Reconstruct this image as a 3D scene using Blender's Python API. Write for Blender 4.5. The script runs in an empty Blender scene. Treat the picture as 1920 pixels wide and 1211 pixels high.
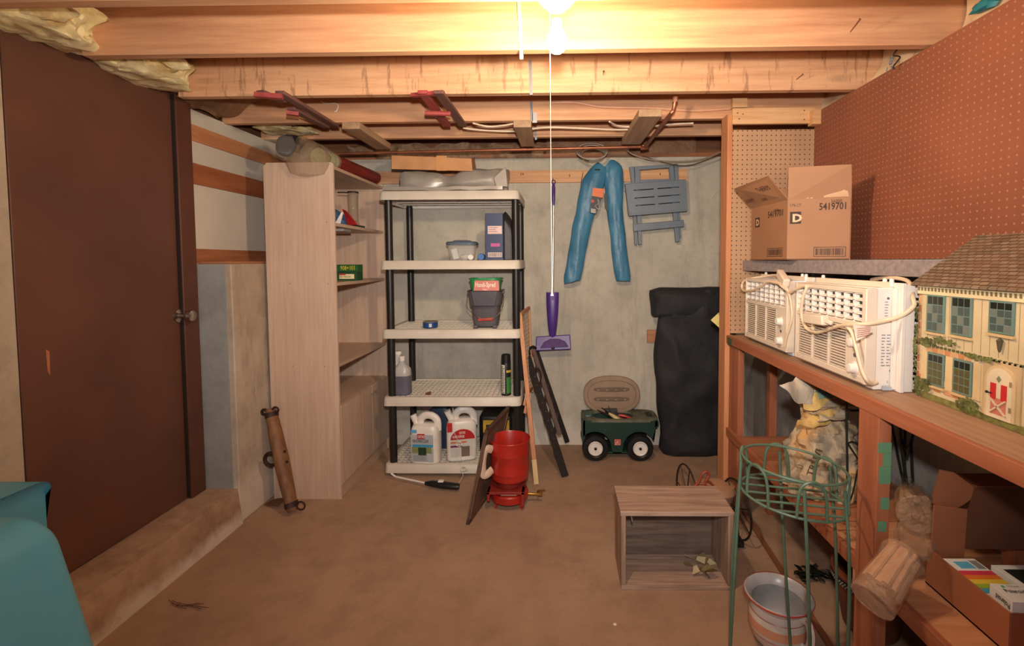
import bpy, math, random
from mathutils import Vector, Matrix, noise
random.seed(7)
scene = bpy.context.scene
COL = scene.collection
# ------------------------------------------------------------------ camera
FPX, PPX, PPY, EYE = 880.0, 1035.0, 532.0, 1.38
yaw = math.atan(15/880); pit = math.atan(42/880); roll = 0.005
Fw = Vector((-math.sin(yaw)*math.cos(pit), math.cos(yaw)*math.cos(pit), -math.sin(pit)))
_r = Fw.cross(Vector((0,0,1))).normalized(); _u = _r.cross(Fw)
Rt = _r*math.cos(roll) - _u*math.sin(roll); Up = _r*math.sin(roll) + _u*math.cos(roll)
cd = bpy.data.cameras.new('camera'); cam = bpy.data.objects.new('camera', cd); COL.objects.link(cam)
cd.sensor_width = 36; cd.lens = FPX/1920*36; cd.clip_start = 0.02
cd.shift_x = (960-PPX)/1920; cd.shift_y = (PPY-605.5)/1920
cam.matrix_world = Matrix(((Rt.x,Up.x,-Fw.x,0),(Rt.y,Up.y,-Fw.y,0),(Rt.z,Up.z,-Fw.z,EYE),(0,0,0,1)))
scene.camera = cam
# ------------------------------------------------------------------ world, lights, exposure
w = bpy.data.worlds.new('world'); scene.world = w; w.use_nodes = True
w.node_tree.nodes['Background'].inputs[0].default_value = (0.80,0.88,1.0,1)
w.node_tree.nodes['Background'].inputs[1].default_value = 0.17
ld = bpy.data.lights.new('rear_fill','AREA'); ld.shape='RECTANGLE'; ld.size=1.6; ld.size_y=1.2; ld.energy=9; ld.color=(0.93,0.95,1.0)  # added cool fill lamp behind the camera; no window is built there
lo = bpy.data.objects.new('rear_fill', ld); COL.objects.link(lo); lo.location=(0.25,-1.5,1.75); lo.rotation_euler=(math.radians(88),0,0)
fl_=bpy.data.lights.new('camera_flash','SPOT'); fl_.energy=185; fl_.color=(1.0,0.94,0.87); fl_.shadow_soft_size=0.035; fl_.spot_size=math.radians(125); fl_.spot_blend=1.0
fo=bpy.data.objects.new('camera_flash',fl_); COL.objects.link(fo); fo.location=(0.02,0.0,1.56); fo.rotation_euler=(math.radians(96),0,math.radians(0))
BULB_STRENGTH = 980.0
scene.view_settings.view_transform='Standard'; scene.view_settings.look='None'
scene.view_settings.gamma=1; scene.view_settings.use_curve_mapping=False
scene.view_settings.exposure = 0.0
# ------------------------------------------------------------------ pixel -> point on a plane of the room
def _ray(x,y): return Fw + Rt*((x-PPX)/FPX) - Up*((y-PPY)/FPX)
E0 = Vector((0,0,EYE))
def PY(x,y,D): d=_ray(x,y); return E0+d*(D/d.y)
def PZ(x,y,z): d=_ray(x,y); return E0+d*((z-EYE)/d.z)
def PX(x,y,X): d=_ray(x,y); return E0+d*(X/d.x)
V = Vector
# ------------------------------------------------------------------ materials
def lin(c):
    c/=255.0
    return c/12.92 if c<=0.04045 else ((c+0.055)/1.055)**2.4
def rgb(c): return (lin(c[0]),lin(c[1]),lin(c[2]),1)
MC={}
def _new(name):
    m=bpy.data.materials.new(name); m.use_nodes=True; nt=m.node_tree; b=nt.nodes['Principled BSDF']; return m,nt,b
def _noise(nt,scale,detail=4,vec=None,rough=0.55):
    n=nt.nodes.new('ShaderNodeTexNoise'); n.inputs['Scale'].default_value=scale; n.inputs['Detail'].default_value=detail; n.inputs['Roughness'].default_value=rough
    if vec is not None: nt.links.new(vec,n.inputs['Vector'])
    return n.outputs[0]
def _coord(nt,scale=(1,1,1),rot=(0,0,0)):
    t=nt.nodes.new('ShaderNodeTexCoord'); m=nt.nodes.new('ShaderNodeMapping'); m.inputs['Scale'].default_value=scale; m.inputs['Rotation'].default_value=rot
    nt.links.new(t.outputs['Object'],m.inputs[0]); return m.outputs[0]
def _ramp(nt,fac,stops):
    r=nt.nodes.new('ShaderNodeValToRGB'); nt.links.new(fac,r.inputs[0])
    e=r.color_ramp.elements
    while len(e)<len(stops): e.new(0.5)
    for i,(p,c) in enumerate(stops): e[i].position=p; e[i].color=c if len(c)==4 else rgb(c)
    return r.outputs[0]
def _mix(nt,fac,a,b,mode='MIX'):
    m=nt.nodes.new('ShaderNodeMix'); m.data_type='RGBA'; m.blend_type=mode
    for s,val in ((0,fac),(6,a),(7,b)):
        if hasattr(val,'is_linked') or hasattr(val,'links'): nt.links.new(val,m.inputs[s])
        else: m.inputs[s].default_value=val
    return m.outputs[2]
def _bump(nt,b,h,strength,dist=0.01):
    n=nt.nodes.new('ShaderNodeBump'); n.inputs['Strength'].default_value=strength; n.inputs['Distance'].default_value=dist
    nt.links.new(h,n.inputs['Height']); nt.links.new(n.outputs[0],b.inputs['Normal'])
def flat(c,rough=0.5,metal=0.0,var=0.06,scale=9,bump=0.0,coat=0):
    """plain colour with faint procedural unevenness"""
    k=('flat',c,rough,metal,var,scale,bump,coat)
    if k in MC: return MC[k]
    m,nt,b=_new('surface_%d_%d_%d'%c); v=_coord(nt)
    n=_noise(nt,scale,4,v)
    d=tuple(max(0,x*(1-var)) for x in c); l=tuple(min(255,x*(1+var)) for x in c)
    nt.links.new(_ramp(nt,n,[(0.3,d),(0.7,l)]),b.inputs['Base Color'])
    b.inputs['Roughness'].default_value=rough; b.inputs['Metallic'].default_value=metal
    b.inputs['Coat Weight'].default_value=coat
    if bump: _bump(nt,b,_noise(nt,scale*8,3,v),bump,0.004)
    MC[k]=m; return m
def wood(c1,c2,axis='x',sc=1.0,rough=0.6,stain=None,knot=True,dirt=0.0):
    """grained timber; grain runs along axis"""
    k=('wood',c1,c2,axis,sc,rough,stain,knot,dirt)
    if k in MC: return MC[k]
    m,nt,b=_new('timber_'+axis)
    s={'x':(1.0,16,16),'y':(16,1.0,16),'z':(16,16,1.0)}[axis]
    v=_coord(nt,tuple(q*sc for q in s)); v1=_coord(nt,tuple((q**0.5)*sc for q in s))
    n=_noise(nt,2.2,7,v,0.65)
    col=_ramp(nt,n,[(0.30,c1),(0.62,c2)])
    big=_noise(nt,1.6,3,v1)
    col=_mix(nt,_ramp(nt,big,[(0.35,(0,0,0)),(0.75,(110,110,110))]),col,rgb(tuple(q*0.72 for q in c1)))
    if knot:
        vo=nt.nodes.new('ShaderNodeTexVoronoi'); vo.inputs['Scale'].default_value=1.0
        ks={'x':(1.5,5,5),'y':(5,1.5,5),'z':(5,5,1.5)}[axis]; nt.links.new(_coord(nt,tuple(q*sc for q in ks)),vo.inputs['Vector'])
        kf=_ramp(nt,vo.outputs['Distance'],[(0.03,(170,170,170)),(0.11,(0,0,0))])
        col=_mix(nt,kf,col,rgb(tuple(q*0.55 for q in c1)))
    if stain:
        ss={'x':(11,1,1.6),'y':(1,11,1.6),'z':(1,1,4)}[axis]
        st=_noise(nt,2.4,5,_coord(nt,ss),0.7)
        col=_mix(nt,_ramp(nt,st,[(0.57,(0,0,0)),(0.64,(190,190,190))]),col,rgb(stain))
    if dirt:
        dn=_noise(nt,6,6,_coord(nt),0.7)
        col=_mix(nt,_ramp(nt,dn,[(0.45,(0,0,0)),(0.75,tuple([int(255*dirt)]*3))]),col,rgb((70,52,40)))
    nt.links.new(col,b.inputs['Base Color']); b.inputs['Roughness'].default_value=rough
    _bump(nt,b,n,0.25,0.003)
    MC[k]=m; return m
def concrete(base,dark,light,streak=False,rough=0.85,sc=1.0,salt=0):
    k=('con',base,dark,light,streak,sc,salt)
    if k in MC: return MC[k]
    m,nt,b=_new('concrete'); v=_coord(nt)
    n1=_noise(nt,1.3*sc,6,v,0.6); n2=_noise(nt,22*sc,5,v,0.7); n3=_noise(nt,3.0*sc,7,_coord(nt,(2.5,2.5,0.5) if streak else (1,1,1)),0.72)
    col=_ramp(nt,n1,[(0.35,base),(0.65,light)])
    col=_mix(nt,_ramp(nt,n3,[(0.52,(0,0,0)),(0.75,(200,200,200))]),col,rgb(dark))
    col=_mix(nt,_ramp(nt,n2,[(0.62,(0,0,0)),(0.74,(70,70,70))]),col,rgb(dark))
    vo=nt.nodes.new('ShaderNodeTexVoronoi'); vo.inputs['Scale'].default_value=9; nt.links.new(v,vo.inputs['Vector'])
    col=_mix(nt,_ramp(nt,vo.outputs['Distance'],[(0.02,(110,110,110)),(0.06,(0,0,0))]),col,rgb(tuple(q*0.5 for q in dark)))
    n4=_noise(nt,5.5*sc,8,v,0.75)
    col=_mix(nt,_ramp(nt,n4,[(0.40,(150,150,150)),(0.52,(0,0,0))]),col,rgb(tuple(q*0.82 for q in base)))
    col=_mix(nt,_ramp(nt,n4,[(0.56,(0,0,0)),(0.70,(150,150,150))]),col,rgb(tuple(min(255,q*1.06) for q in light)))
    if salt:
        sx_n=nt.nodes.new('ShaderNodeSeparateXYZ'); nt.links.new(v,sx_n.inputs[0])
        mr=nt.nodes.new('ShaderNodeMapRange'); mr.inputs[1].default_value=salt; mr.inputs[2].default_value=0.0; nt.links.new(sx_n.outputs['Z'],mr.inputs[0])
        mu=nt.nodes.new('ShaderNodeMath'); mu.operation='MULTIPLY'; nt.links.new(mr.outputs[0],mu.inputs[0]); nt.links.new(_noise(nt,4.5,6,v,0.7),mu.inputs[1])
        col=_mix(nt,_ramp(nt,mu.outputs[0],[(0.22,(0,0,0)),(0.42,(220,220,220))]),col,rgb((226,214,200)))
    nt.links.new(col,b.inputs['Base Color']); b.inputs['Roughness'].default_value=rough
    _bump(nt,b,n2,0.45,0.006)
    MC[k]=m; return m
def pegmat(base,dot,axes,pitch=0.0254,r=0.0035,rough=0.6):
    """hardboard with a grid of small holes (fine relief), axes = the two in-plane axes"""
    m,nt,b=_new('pegboard'); t=nt.nodes.new('ShaderNodeTexCoord'); s=nt.nodes.new('ShaderNodeSeparateXYZ'); nt.links.new(t.outputs['Object'],s.inputs[0])
    def M_(op,a,c=None):
        n=nt.nodes.new('ShaderNodeMath'); n.operation=op
        for i,q in enumerate((a,c)):
            if q is None: continue
            if isinstance(q,(int,float)): n.inputs[i].default_value=q
            else: nt.links.new(q,n.inputs[i])
        return n.outputs[0]
    ds=[]
    for ax in axes:
        u=M_('DIVIDE',s.outputs[ax],pitch); f=M_('FRACT',u); d=M_('SUBTRACT',f,0.5); ds.append(M_('MULTIPLY',d,d))
    dist=M_('SQRT',M_('ADD',ds[0],ds[1])); hole=M_('LESS_THAN',dist,r/pitch)
    n=_noise(nt,2.2,5,_coord(nt)); n2=_noise(nt,30,4,_coord(nt,(1,1,1)))
    col=_ramp(nt,n,[(0.3,tuple(q*0.9 for q in base)),(0.7,tuple(min(255,q*1.06) for q in base))])
    col=_mix(nt,_ramp(nt,n2,[(0.5,(0,0,0)),(0.8,(60,60,60))]),col,rgb(tuple(q*0.7 for q in base)))
    col=_mix(nt,hole,col,rgb(dot)); nt.links.new(col,b.inputs['Base Color']); b.inputs['Roughness'].default_value=rough
    return m
def clear(tint=(235,225,210),op=0.35,rough=0.15,crinkle=True):
    k=('clear',tint,op,rough,crinkle)
    if k in MC: return MC[k]
    m,nt,b=_new('clear_plastic'); b.inputs['Base Color'].default_value=rgb(tint); b.inputs['Roughness'].default_value=rough
    if crinkle: _bump(nt,b,_noise(nt,14,5,_coord(nt),0.6),0.9,0.03)
    b.inputs['Alpha'].default_value=op
    MC[k]=m; return m
def crumpled(c1,c2,sc=9,rough=0.7,c3=None,bump=0.8):
    k=('cr',c1,c2,sc,rough,c3,bump)
    if k in MC: return MC[k]
    m,nt,b=_new('crumpled'); v=_coord(nt); n=_noise(nt,sc,6,v,0.6)
    st=[(0.3,c1),(0.65,c2)]
    if c3: st=[(0.32,c1),(0.5,c2),(0.68,c3)]
    nt.links.new(_ramp(nt,n,st),b.inputs['Base Color']); b.inputs['Roughness'].default_value=rough
    _bump(nt,b,_noise(nt,sc*2.2,4,v),bump,0.02); MC[k]=m; return m
def shingles():
    m,nt,b=_new('printed_shingles'); v=_coord(nt,(1,1,1),(0,0,0))
    t=nt.nodes.new('ShaderNodeTexCoord'); s=nt.nodes.new('ShaderNodeSeparateXYZ'); c=nt.nodes.new('ShaderNodeCombineXYZ')
    nt.links.new(t.outputs['Object'],s.inputs[0]); nt.links.new(s.outputs['Y'],c.inputs['X'])
    nt.links.new(s.outputs['X'],c.inputs['Y'])
    br=nt.nodes.new('ShaderNodeTexBrick'); nt.links.new(c.outputs[0],br.inputs['Vector'])
    br.inputs['Scale'].default_value=14; br.inputs['Brick Width'].default_value=0.34; br.inputs['Row Height'].default_value=0.16; br.inputs['Mortar Size'].default_value=0.02
    br.inputs['Color1'].default_value=rgb((142,124,104)); br.inputs['Color2'].default_value=rgb((108,92,74)); br.inputs['Mortar'].default_value=rgb((70,52,38))
    col=_mix(nt,_ramp(nt,_noise(nt,9,4,v),[(0.45,(0,0,0)),(0.7,(150,150,150))]),br.outputs[0],rgb((128,84,56)))
    nt.links.new(col,b.inputs['Base Color']); b.inputs['Roughness'].default_value=0.5; return m
def emit(c,s):
    m=bpy.data.materials.new('lit_bulb'); m.use_nodes=True; nt=m.node_tree; nt.nodes.clear()
    e=nt.nodes.new('ShaderNodeEmission'); o=nt.nodes.new('ShaderNodeOutputMaterial'); e.inputs[0].default_value=c; e.inputs[1].default_value=s
    nt.links.new(e.outputs[0],o.inputs[0]); return m
# ------------------------------------------------------------------ mesh builder
class M:
    def __init__(s): s.v=[]; s.f=[]
    def add(s,vs,fs):
        k=len(s.v); s.v+= [V(q) for q in vs]; s.f+=[tuple(i+k for i in f) for f in fs]; return s
    def hexa(s,p):   # p: 4 bottom ccw + 4 top
        return s.add(p,[(3,2,1,0),(4,5,6,7),(0,1,5,4),(1,2,6,5),(2,3,7,6),(3,0,4,7)])
    def box(s,x0,x1,y0,y1,z0,z1):
        return s.hexa([(x0,y0,z0),(x1,y0,z0),(x1,y1,z0),(x0,y1,z0),(x0,y0,z1),(x1,y0,z1),(x1,y1,z1),(x0,y1,z1)])
    def bar(s,p0,p1,w,h,up=(0,0,1)):
        p0=V(p0);p1=V(p1);d=(p1-p0).normalized(); r=d.cross(V(up)).normalized(); u=r.cross(d)
        a=r*w/2;b=u*h/2
        return s.hexa([p0-a-b,p0+a-b,p1+a-b,p1-a-b,p0-a+b,p0+a+b,p1+a+b,p1-a+b])
    def prism(s,pts,off):
        n=len(pts); off=V(off); a=[V(p) for p in pts]; b=[p+off for p in a]
        nrm=V((0,0,0))
        for i in range(n): nrm+= (a[i]-a[0]).cross(a[(i+1)%n]-a[0])
        fl = nrm.dot(off)>0
        fs=[tuple(range(n)) if not fl else tuple(reversed(range(n))), tuple(range(n,2*n)) if fl else tuple(reversed(range(n,2*n)))]
        for i in range(n):
            j=(i+1)%n; q=(i,j,n+j,n+i); fs.append(q if fl else tuple(reversed(q)))
        return s.add(a+b,fs)
    def tube(s,pts,r,n=8,closed=False,flat=1.0,cap=True):
        pts=[V(p) for p in pts]; m=len(pts); rr=r if isinstance(r,(list,tuple)) else [r]*m
        ref=V((0,0,1)); vs=[]; prev=None
        for i,p in enumerate(pts):
            if closed: t=(pts[(i+1)%m]-pts[i-1])
            else: t=pts[min(i+1,m-1)]-pts[max(i-1,0)]
            if t.length<1e-9: t=V((0,0,1))
            t.normalize()
            if prev is None:
                a=t.cross(ref); 
                if a.length<1e-3: a=t.cross(V((1,0,0)))
            else: a=prev-t*prev.dot(t)
            a.normalize(); prev=a; b=t.cross(a)
            for k in range(n):
                th=2*math.pi*k/n; vs.append(p+a*math.cos(th)*rr[i]+b*math.sin(th)*rr[i]*flat)
        fs=[]
        for i in range(m if closed else m-1):
            j=(i+1)%m
            for k in range(n):
                l=(k+1)%n; fs.append((i*n+k,i*n+l,j*n+l,j*n+k))
        if not closed and cap: fs.append(tuple(reversed(range(n)))); fs.append(tuple(range((m-1)*n,m*n)))
        return s.add(vs,fs)
    def lathe(s,prof,c=(0,0,0),n=28,axis='z',mat=None):
        c=V(c); vs=[]; m=len(prof)
        for r,z in prof:
            r=max(r,0.0003)
            for k in range(n):
                th=2*math.pi*k/n; a,b=r*math.cos(th),r*math.sin(th)
                q={'z':V((a,b,z)),'x':V((z,a,b)),'y':V((b,z,a))}[axis]
                if mat: q=mat@q
                vs.append(c+q)
        fs=[(i*n+k,i*n+(k+1)%n,(i+1)*n+(k+1)%n,(i+1)*n+k) for i in range(m-1) for k in range(n)]
        return s.add(vs,fs)
    def loft(s,lv,n=28,pw=2.0,nz=0,ns=8,cap=True,seed=0):
        vs=[]; m=len(lv)
        for cx,cy,z,rx,ry in lv:
            for k in range(n):
                th=2*math.pi*k/n; c,d=math.cos(th),math.sin(th)
                x=cx+rx*math.copysign(abs(c)**(2/pw),c); y=cy+ry*math.copysign(abs(d)**(2/pw),d)
                p=V((x,y,z))
                if nz:
                    q=noise.noise_vector(p*ns+V((seed,0,0))); p=p+V((q.x*nz,q.y*nz,q.z*nz*0.4))
                vs.append(p)
        fs=[(i*n+k,i*n+(k+1)%n,(i+1)*n+(k+1)%n,(i+1)*n+k) for i in range(m-1) for k in range(n)]
        if cap: fs.append(tuple(reversed(range(n)))); fs.append(tuple(range((m-1)*n,m*n)))
        return s.add(vs,fs)
    def sheet(s,p00,p10,p11,p01,nu=16,nv=16,amp=0.01,sc=8,th=0.002,seed=0,fn=None):
        p00,p10,p11,p01=V(p00),V(p10),V(p11),V(p01); nr=(p10-p00).cross(p01-p00).normalized(); vs=[]
        for side in (0,1):
            for j in range(nv+1):
                for i in range(nu+1):
                    u,v=i/nu,j/nv; p=p00.lerp(p10,u).lerp(p01.lerp(p11,u),v)
                    d=noise.noise_vector(p*sc+V((seed,seed*.3,0)))*amp
                    if fn: d=d+nr*fn(u,v)
                    vs.append(p+d+nr*(th*side))
        N=(nu+1)*(nv+1); fs=[]
        for j in range(nv):
            for i in range(nu):
                a=j*(nu+1)+i; q=(a,a+1,a+nu+2,a+nu+1); fs.append(tuple(reversed(q))); fs.append(tuple(x+N for x in q))
        edge=[i for i in range(nu+1)]+[j*(nu+1)+nu for j in range(1,nv+1)]+[nv*(nu+1)+i for i in range(nu-1,-1,-1)]+[j*(nu+1) for j in range(nv-1,0,-1)]
        for a,b in zip(edge,edge[1:]+edge[:1]): fs.append((a,b,b+N,a+N))
        return s.add(vs,fs)
    def blob(s,c,r,nz=0,ns=6,n=20,seed=0):
        c=V(c); r=r if isinstance(r,(tuple,list)) else (r,r,r); m=n//2
        vs=[]
        for i in range(m+1):
            ph=math.pi*i/m
            for k in range(n):
                th=2*math.pi*k/n
                d=V((math.sin(ph)*math.cos(th),math.sin(ph)*math.sin(th),-math.cos(ph)))
                q=1+nz*noise.noise((d+V((seed,0,0)))*ns*0.3)*2 + nz*0.6*noise.noise((d+V((0,seed,0)))*ns)
                vs.append(c+V((d.x*r[0]*q,d.y*r[1]*q,d.z*r[2]*q)))
        return s.add(vs,[(i*n+k,i*n+(k+1)%n,(i+1)*n+(k+1)%n,(i+1)*n+k) for i in range(m) for k in range(n)])
    def xf(s,mat,i0=0):
        for i in range(i0,len(s.v)): s.v[i]=mat@s.v[i]
        return s
    # things lying in a plane parallel to the rear wall, measured on the photograph
    def rect(s,x0,y0,x1,y1,D,th):
        a=PY(x0,y0,D); b=PY(x1,y1,D); return s.box(min(a.x,b.x),max(a.x,b.x),D,D+th,min(a.z,b.z),max(a.z,b.z))
    def poly(s,pts,D,th): return s.prism([PY(x,y,D) for x,y in pts],(0,th,0))
def rotabout(c,axis,deg):
    c=V(c); return Matrix.Translation(c)@Matrix.Rotation(math.radians(deg),4,axis)@Matrix.Translation(-c)
def top(o):
    while o.parent: o=o.parent
    return o
def mk(name,m,mat,loc,parent=None,smooth=30,bevel=0,seg=2,sub=0):
    me=bpy.data.meshes.new(name); L=V(loc); me.from_pydata([p-L for p in m.v],[],m.f); me.validate(); me.update()
    me.materials.append(mat)
    if smooth:
        me.shade_smooth(); me.set_sharp_from_angle(angle=math.radians(smooth))
    o=bpy.data.objects.new(name,me); COL.objects.link(o)
    if parent: o.parent=parent
    else: o.location=L
    if bevel:
        b=o.modifiers.new('bevel','BEVEL'); b.width=bevel; b.segments=seg; b.limit_method='ANGLE'; b.angle_limit=math.radians(40)
    if sub:
        q=o.modifiers.new('sub','SUBSURF'); q.levels=sub; q.render_levels=sub
    return o
def tag(o,label=None,cat=None,group=None,kind=None):
    if label: o['label']=label
    if cat: o['category']=cat
    if group: o['group']=group
    if kind: o['kind']=kind
    return o
def thing(name,label,cat,loc,group=None):
    o=bpy.data.objects.new(name,None); COL.objects.link(o); o.location=V(loc); o.empty_display_size=0.05
    return tag(o,label,cat,group)
def part(root,name,m,mat,label=None,**k):
    o=mk(name,m,mat,top(root).location,root,**k)
    if label: o['label']=label
    return o
def single(name,label,cat,m,mat,group=None,**k):
    xs=[p.x for p in m.v]; ys=[p.y for p in m.v]; zs=[p.z for p in m.v]
    return tag(mk(name,m,mat,((min(xs)+max(xs))/2,(min(ys)+max(ys))/2,min(zs)),**k),label,cat,group)
def struct(name,m,mat,**k): return tag(mk(name,m,mat,(0,0,0),**k),kind='structure')
def text(root,s,org,right,up,h,mat,name='lettering',bold=0.0,sx=1.0,ex=0.0004,align='LEFT'):
    cu=bpy.data.curves.new('t','FONT'); cu.body=s; cu.size=1; cu.extrude=0.0; cu.offset=bold; cu.align_x=align; cu.resolution_u=2
    to=bpy.data.objects.new('t',cu); COL.objects.link(to)
    dg=bpy.context.evaluated_depsgraph_get(); me=bpy.data.meshes.new_from_object(to.evaluated_get(dg))
    COL.objects.unlink(to); bpy.data.objects.remove(to)
    me.name=name; r=V(right).normalized()*h*sx*1.38; u=V(up).normalized()*h*1.38; n=V(right).cross(V(up)).normalized()
    L=top(root).location; org=V(org)
    for vt in me.vertices: vt.co = org + r*vt.co.x + u*vt.co.y + n*ex - L
    me.materials.clear(); me.materials.append(mat); o=bpy.data.objects.new(name,me); COL.objects.link(o); o.parent=root; return o
def barcode(root,org,right,up,w_,h_,mat,n=26,name='barcode',frame=True):
    m=M(); r=V(right).normalized(); u=V(up).normalized(); nn=r.cross(u); x=0.06*w_; org=V(org)
    def q(a,b,c,d): m.add([org+r*a+u*c+nn*.0005,org+r*b+u*c+nn*.0005,org+r*b+u*d+nn*.0005,org+r*a+u*d+nn*.0005],[(0,1,2,3)])
    while x<w_*0.93:
        bw=random.choice((.008,.014,.02))*w_; q(x,x+bw,h_*.16,h_*.84); x+=bw+random.choice((.009,.016,.024))*w_
    if frame:
        t=w_*.016; q(0,w_,0,t); q(0,w_,h_-t,h_); q(0,t,0,h_); q(w_-t,w_,0,h_)
    return part(root,name,m,mat,smooth=0)
def spline(pts,k=6):
    pts=[V(p) for p in pts]; out=[]
    P=[pts[0]]+pts+[pts[-1]]
    for i in range(1,len(P)-2):
        a,b,c,d=P[i-1],P[i],P[i+1],P[i+2]
        for j in range(k):
            t=j/k; out.append(0.5*((2*b)+(c-a)*t+(2*a-5*b+4*c-d)*t*t+(3*b-a-3*c+d)*t*t*t))
    out.append(pts[-1]); return out
# colours
PINE=((196,138,92),(226,172,122)); ORANGE=((168,92,54),(198,118,74))
INK=flat((38,32,30),0.7); WHITE=flat((228,222,214),0.45); BLACKP=flat((24,23,23),0.42)
# ================================================================== SETTING
BW=3.475; ZC=2.165; ZT=2.345
FLOOR=concrete((160,128,104),(126,98,76),(178,146,120),sc=1.0)
WALLC=concrete((184,176,162),(138,130,118),(204,194,178),streak=True,sc=1.2,salt=.42)
LEFTC=concrete((170,152,132),(118,102,88),(198,182,164),streak=True,sc=1.3,salt=.55)
m=M(); m.box(-2.2,1.55,-2.2,3.8,-0.1,0); struct('floor',m,FLOOR)
m=M(); m.box(-2.2,1.55,BW,BW+0.2,0,2.135); wb=struct('wall_back',m,WALLC)
m=M(); m.box(-2.2,1.55,BW+0.02,BW+0.16,2.137,2.17); part(wb,'sill_plate',m,wood((130,80,50),(170,108,70),'x'),smooth=0)
m=M(); m.box(-2.2,1.55,BW+0.09,BW+0.13,2.17,ZT); part(wb,'rim_board',m,wood((110,68,44),(150,98,64),'x'),smooth=0)
m=M(); m.box(-1.60,0.93,BW-0.022,BW-0.001,PY(1040,342,BW-.02).z,PY(1040,319,BW-.02).z); part(wb,'nailing_strip',m,wood((196,140,96),(224,170,124),'x'),smooth=0)
m=M(); m.rect(1214,619,1262,642,BW-.025,.024); part(wb,'wood_cleat',m,wood((166,108,72),(190,130,90),'x'),smooth=0)
# left wall
m=M(); m.box(-2.2,-1.885,-2.2,1.585,0,2.2); struct('wall_left',m,concrete((176,160,140),(140,124,106),(196,182,162)))
m=M(); m.box(-2.2,-1.70,2.40,BW,0,1.375); struct('wall_left_concrete',m,LEFTC,bevel=.006)
m=M()
nn=40
for i in range(nn):   # worn concrete step under the door
    y0=-2.2+(2.40+2.2)*i/nn; y1=-2.2+(4.6)*(i+1)/nn
    def ex(y): return -1.70+0.008*noise.noise(V((y*3,1,0)))
    def ez(y): return 0.185+0.006*noise.noise(V((y*4,5,0)))
    m.hexa([(-1.95,y0,0),(ex(y0)+.015,y0,0),(ex(y1)+.015,y1,0),(-1.95,y1,0),(-1.95,y0,.19),(ex(y0)-.008,y0,ez(y0)),(ex(y1)-.008,y1,ez(y1)),(-1.95,y1,.19)])
struct('trim_door_step',m,concrete((160,124,98),(100,70,50),(192,162,136),sc=2.0,salt=.14))
m=M(); m.box(-2.2,-1.89,2.36,BW,1.375,2.17)
wl=struct('wall_left_upper',m,flat((206,196,182),0.8,var=.03,scale=3))
for a,b,tone in ((262,232,((178,112,72),(206,140,96))),(343,304,((140,78,46),(172,104,66))),(493,466,((140,84,52),(172,110,72)))):
    z0=PX(356,a,-1.885).z; z1=PX(356,b,-1.885).z
    m=M(); m.box(-1.90,-1.878,2.37,BW-.001,z0,z1); part(wl,'furring_strip',m,wood(tone[0],tone[1],'y'),smooth=0)
m=M(); m.box(-1.885,-1.72,2.42,BW-.002,1.376,1.388); part(wl,'sill_board',m,wood((150,96,62),(180,122,84),'y'),smooth=0)
m=M(); m.box(-1.88,-1.73,2.396,2.3995,.19,1.374); part(bpy.data.objects['wall_left_concrete'],'smooth_return',m,concrete((150,150,148),(120,118,116),(166,164,160),streak=True),smooth=0)
m=M(); m.box(-2.2,-1.97,-2.2,BW,2.2,ZT); struct('trim_rim_left',m,wood((110,70,46),(146,98,66),'y'),smooth=0)
m=M(); m.box(1.53,1.6,-2.2,BW,1.382,ZT); struct('trim_rim_right',m,wood((130,84,56),(166,112,76),'y'),smooth=0)
# door
BROWN=flat((96,60,46),0.5,var=.10,scale=2.2,bump=.05)
m=M(); m.box(-1.93,-1.885,1.59,2.285,.195,2.205); d=struct('door_1',m,BROWN,bevel=.003)
m=M(); m.box(-1.95,-1.865,2.29,2.385,.19,2.21); m.box(-1.95,-1.865,1.55,2.385,2.208,2.24); part(d,'door_frame',m,flat((92,54,40),0.55),bevel=.004)
m=M(); m.box(-1.93,-1.872,2.286,2.29,.2,2.2); part(d,'edge_gap',m,flat((40,24,20),.8),smooth=0)
k=PX(338,593,-1.86)
m=M(); m.lathe([(.033,-.0),(.033,.006),(.014,.01),(.012,.034),(.026,.044),(.030,.058),(.026,.070),(.012,.074),(0,.074)],c=(-1.884,k.y+.02,k.z),axis='x'); part(d,'door_knob',m,flat((190,180,168),.25,1.0,var=.02))
m=M(); a=PX(86,655,-1.884); m.prism([(-1.8848,a.y,a.z),(-1.8848,a.y+.012,a.z-.01),(-1.8848,a.y+.010,a.z-.10),(-1.8848,a.y+.002,a.z-.08)],(.0006,0,0)); part(d,'paint_scrape',m,flat((176,108,72),.7),smooth=0)
# right wall
m=M(); m.box(1.365,1.6,-2.2,BW,0,1.382); struct('wall_right',m,concrete((140,134,130),(98,92,88),(172,166,162),streak=True,sc=1.2,salt=.3))
PEGR=pegmat((142,82,58),(176,120,92),('Y','Z'),pitch=0.0254,r=.0033)
m=M(); m.box(1.36,1.366,-2.2,2.565,1.383,2.16); struct('wall_right_pegboard',m,PEGR,smooth=0)
m=M()
for y in (-1.2,-.2,.8,1.8): m.box(1.37,1.46,y,y+.04,1.383,2.16)
struct('trim_studs',m,wood(*PINE,'z'),smooth=0)
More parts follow.
